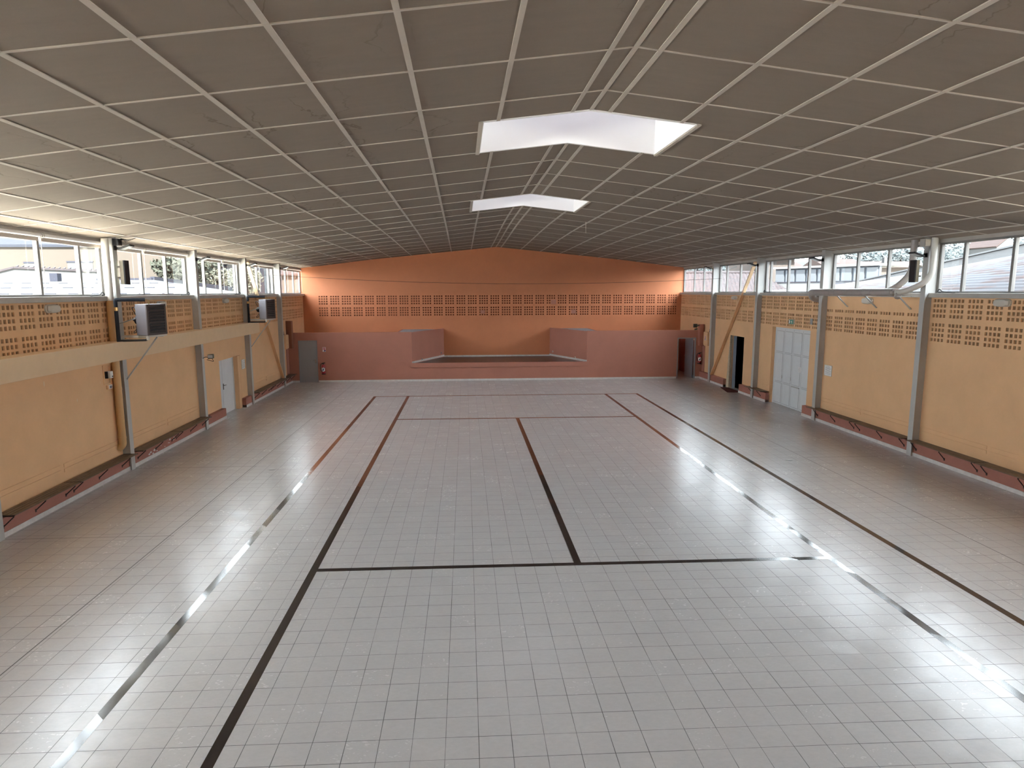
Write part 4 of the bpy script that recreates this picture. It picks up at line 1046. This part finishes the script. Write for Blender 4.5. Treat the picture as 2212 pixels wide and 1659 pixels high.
for i in range(4): tree('hillside_tree', (18.8+2.4*i, 56+.6*i, 5.6), 1.7, 1.5, 1.9, 700, .25, o_leafb, ['blue-grey tree over the tiled roof, nearest the orange wall', 'blue-grey tree over the middle of the tiled roof', 'blue-grey tree over the braced right window', 'blue-grey tree beside the pink stone house'][i], True, 40+i)
t = thing('house', 'pink rubble-stone house left of the white workshop', 'house', (22, 45, -.2), 'houses outside'); B(20.9, 24.0, 42, 48, -.2, 6.8).build('wall', o_pink, t); slab([(20.6, 41.6, 6.8), (24.2, 41.6, 6.8), (24.2, 45, 8.2), (20.6, 45, 8.2)]).build('roof', o_terra, t)
B(21.5, 21.95, 41.95, 42, 4.5, 5.4).build('window', o_dark, t)
# white workshop with translucent panels
P0, P1 = Vector((20.62, 38, 0)), Vector((23.75, 30.6, 0)); dv = (P1-P0).normalized(); nv_ = Vector((dv.y, -dv.x, 0))
t = thing('workshop', 'white workshop with pale blue translucent panels beyond the right windows', 'building', (22, 34, -.2))
def wsh(mb, a, b, z0, z1, d0, d1):
    p, q = P0+dv*a, P0+dv*b; c = (p+q)/2+nv_*-(d0+d1)/2
    return mb.obox((c.x, c.y, (z0+z1)/2), dv*(b-a)/2, nv_*(d1-d0)/2, Vector((0, 0, (z1-z0)/2)))
if (Vector((-2, -11, 0))-P0).dot(nv_) < 0: nv_ = -nv_
Lw = (P1-P0).length
wsh(MB(), 0, Lw, -.2, 4.85, 0, 4).build('wall', o_wwhite, t)
wsh(MB(), -.1, Lw+.1, 5.78, 5.92, -.1, 4.1).build('roof_edge', o_wwhite, t)
wsh(MB(), 0, Lw, 4.85, 5.78, .12, .3).build('panel_backing', o_panelf, t)
npn = 9
for k in range(npn):
    a = Lw*k/npn+.09; b = Lw*(k+1)/npn-.09; wsh(MB(), a, b, 4.88, 5.68, .03, .12).build('translucent_panel', o_panel, t)
wsh(MB(), 0, Lw, 4.82, 4.88, -.03, .1).build('sill_rail', o_lav, t)
# hill with houses
mb = MB(); vs = []; nx = 24
for i in range(nx+1):
    u = i/nx; x = 20+60*u; zc = 8.0+2.4*u+.5*math.sin(9*u)
    vs += [(x, 80, -.3), (x, 95, zc), (x, 120, zc-.5), (x, 121, -.3)]
fs = [(4*i+k, 4*i+4+k, 4*i+5+k, 4*i+1+k) for i in range(nx) for k in range(3)] + [(4*i, 4*i+3, 4*i+7, 4*i+4) for i in range(nx)] + [(0, 1, 2, 3), (4*nx+3, 4*nx+2, 4*nx+1, 4*nx)]
mb.add(vs, fs); o = mb.build('hills', o_hill, smooth=True); o['kind'] = 'structure'
for (x, y, wd, zw, zt_, wm, label) in ((33, 61.5, 3.2, 6.6, 7.4, o_orange, 'orange rendered house behind the white workshop'), (35.5, 55, 3.6, 6.5, 7.4, o_pink, 'house with a terracotta roof and pale chimney beyond the workshop'), (41, 56, 6.0, 6.55, 7.2, o_pink, 'long terracotta-roofed house behind the blue roof parapet')):
    t = thing('hillside_house', label, 'house', (x, y, -.2), 'houses outside')
    B(x-wd/2, x+wd/2, y, y+5, -.2, zw).build('wall', wm, t)
    MB().prism([(y-.4, zw-.05), (y+2.5, zt_), (y+5.4, zw-.05)], 0, x-wd/2-.3, x+wd/2+.3).build('roof', o_terra, t)
    B(x-.3, x, y+1.2, y+1.6, zw, zt_+.35).build('chimney', o_white, t)
for i, (x, y, z, rx, rz, n) in enumerate(((34.4, 40, 6.6, 1.0, .85, 900), (36.9, 41, 6.7, .8, .7, 600), (38.6, 40, 7.4, 1.1, .8, 800), (41.4, 42, 7.6, 1.2, .9, 800), (46, 70, 8.2, 3.0, 1.6, 900), (52, 72, 8.6, 3.0, 1.8, 900), (58, 72, 9.0, 3.0, 1.8, 900))):
    tree('parapet_tree', (x, y, z), rx, rx, rz, n, .13 if i < 4 else .3, o_leafb, ['dense blue-grey tree over the parapet, nearest right window', 'loose blue-grey tree beside the dense one', 'blue-grey tree behind the small white house', 'blue-grey tree at the right edge of the frame', 'bushy hillside tree left of the roofs', 'bushy hillside tree in the middle of the slope', 'bushy hillside tree at the loudspeaker'][i], True, 60+i)
t = thing('hillside_house', 'small white gabled house on the slope, nearest right window', 'house', (36, 36, -.2), 'houses outside')
MB().prism([(35.5, -.2), (37.0, -.2), (37.0, 7.2), (36.25, 7.85), (35.5, 7.2)], 1, 36, 39).build('wall', o_white, t); B(36.1, 36.4, 35.96, 36, 6.8, 7.2).build('window', o_dark, t)
MB().bar((35.4, 37.5, 7.25), (36.25, 37.5, 7.95), 3.2, .08, (0, 0, 1)).build('roof', o_terra, t)
# neighbouring shed: corrugated blue roof rising to a white parapet
t = thing('corrugated_shed', 'shed with a corrugated blue roof and white parapet outside the right windows', 'building', (15, 20, -.2))
nx, ny = 240, 14; vs = []
for j in range(ny+1):
    v = -.40+1.40*j/ny; y = 8.0+22*v
    xa, za = 11.3, 3.93; xb = 16.1+ (21.9-16.1)*v; zb = 5.62+(4.45-5.62)*v
    for i in range(nx+1):
        u = i/nx; vs.append((xa+(xb-xa)*u, y, za+(zb-za)*u+.07*math.sin(2*math.pi*u*20)))
fs = [(j*(nx+1)+i, j*(nx+1)+i+1, (j+1)*(nx+1)+i+1, (j+1)*(nx+1)+i) for j in range(ny) for i in range(nx)]
MB().add(vs, fs).build('roof', rustm, t, smooth=True)
q = [Vector((13.7, -.9, 0)), Vector((21.9, 30, 0))]; dn = (q[1]-q[0]).normalized(); nn = Vector((dn.y, -dn.x, 0))
vs = []
for p, za, zb in ((q[0], 3.0, 6.475), (q[1], 3.0, 4.74)):
    for z in (za, zb):
        for e in (0, .3): vs.append(tuple(p+nn*e+Vector((0, 0, z))))
MB().add(vs, [(0, 2, 3, 1), (4, 5, 7, 6), (0, 4, 6, 2), (1, 3, 7, 5), (2, 6, 7, 3), (0, 1, 5, 4)]).build('parapet', o_par, t)
vs = []
for p, z in ((q[0], 6.475), (q[1], 4.74)):
    for zz in (z, z+.06):
        for e in (-.06, .36): vs.append(tuple(p+nn*e+Vector((0, 0, zz))))
MB().add(vs, [(0, 2, 3, 1), (4, 5, 7, 6), (0, 4, 6, 2), (1, 3, 7, 5), (2, 6, 7, 3), (0, 1, 5, 4)]).build('parapet_cap', o_par, t)
MB().prism([(-.8, -.2), (30, -.2), (30, 3.8), (-.8, 3.8)], 0, 11.35, 11.55).build('wall', o_white, t)
MB().prism([(11.4, 3.8), (22.2, 3.8), (22.2, -.2), (11.4, -.2)], 1, 29.8, 30).build('end_wall', o_white, t)
B(20.2, 21.5, 29.6, 30.4, 4.2, 4.72).build('gutter_box', o_lav, t)
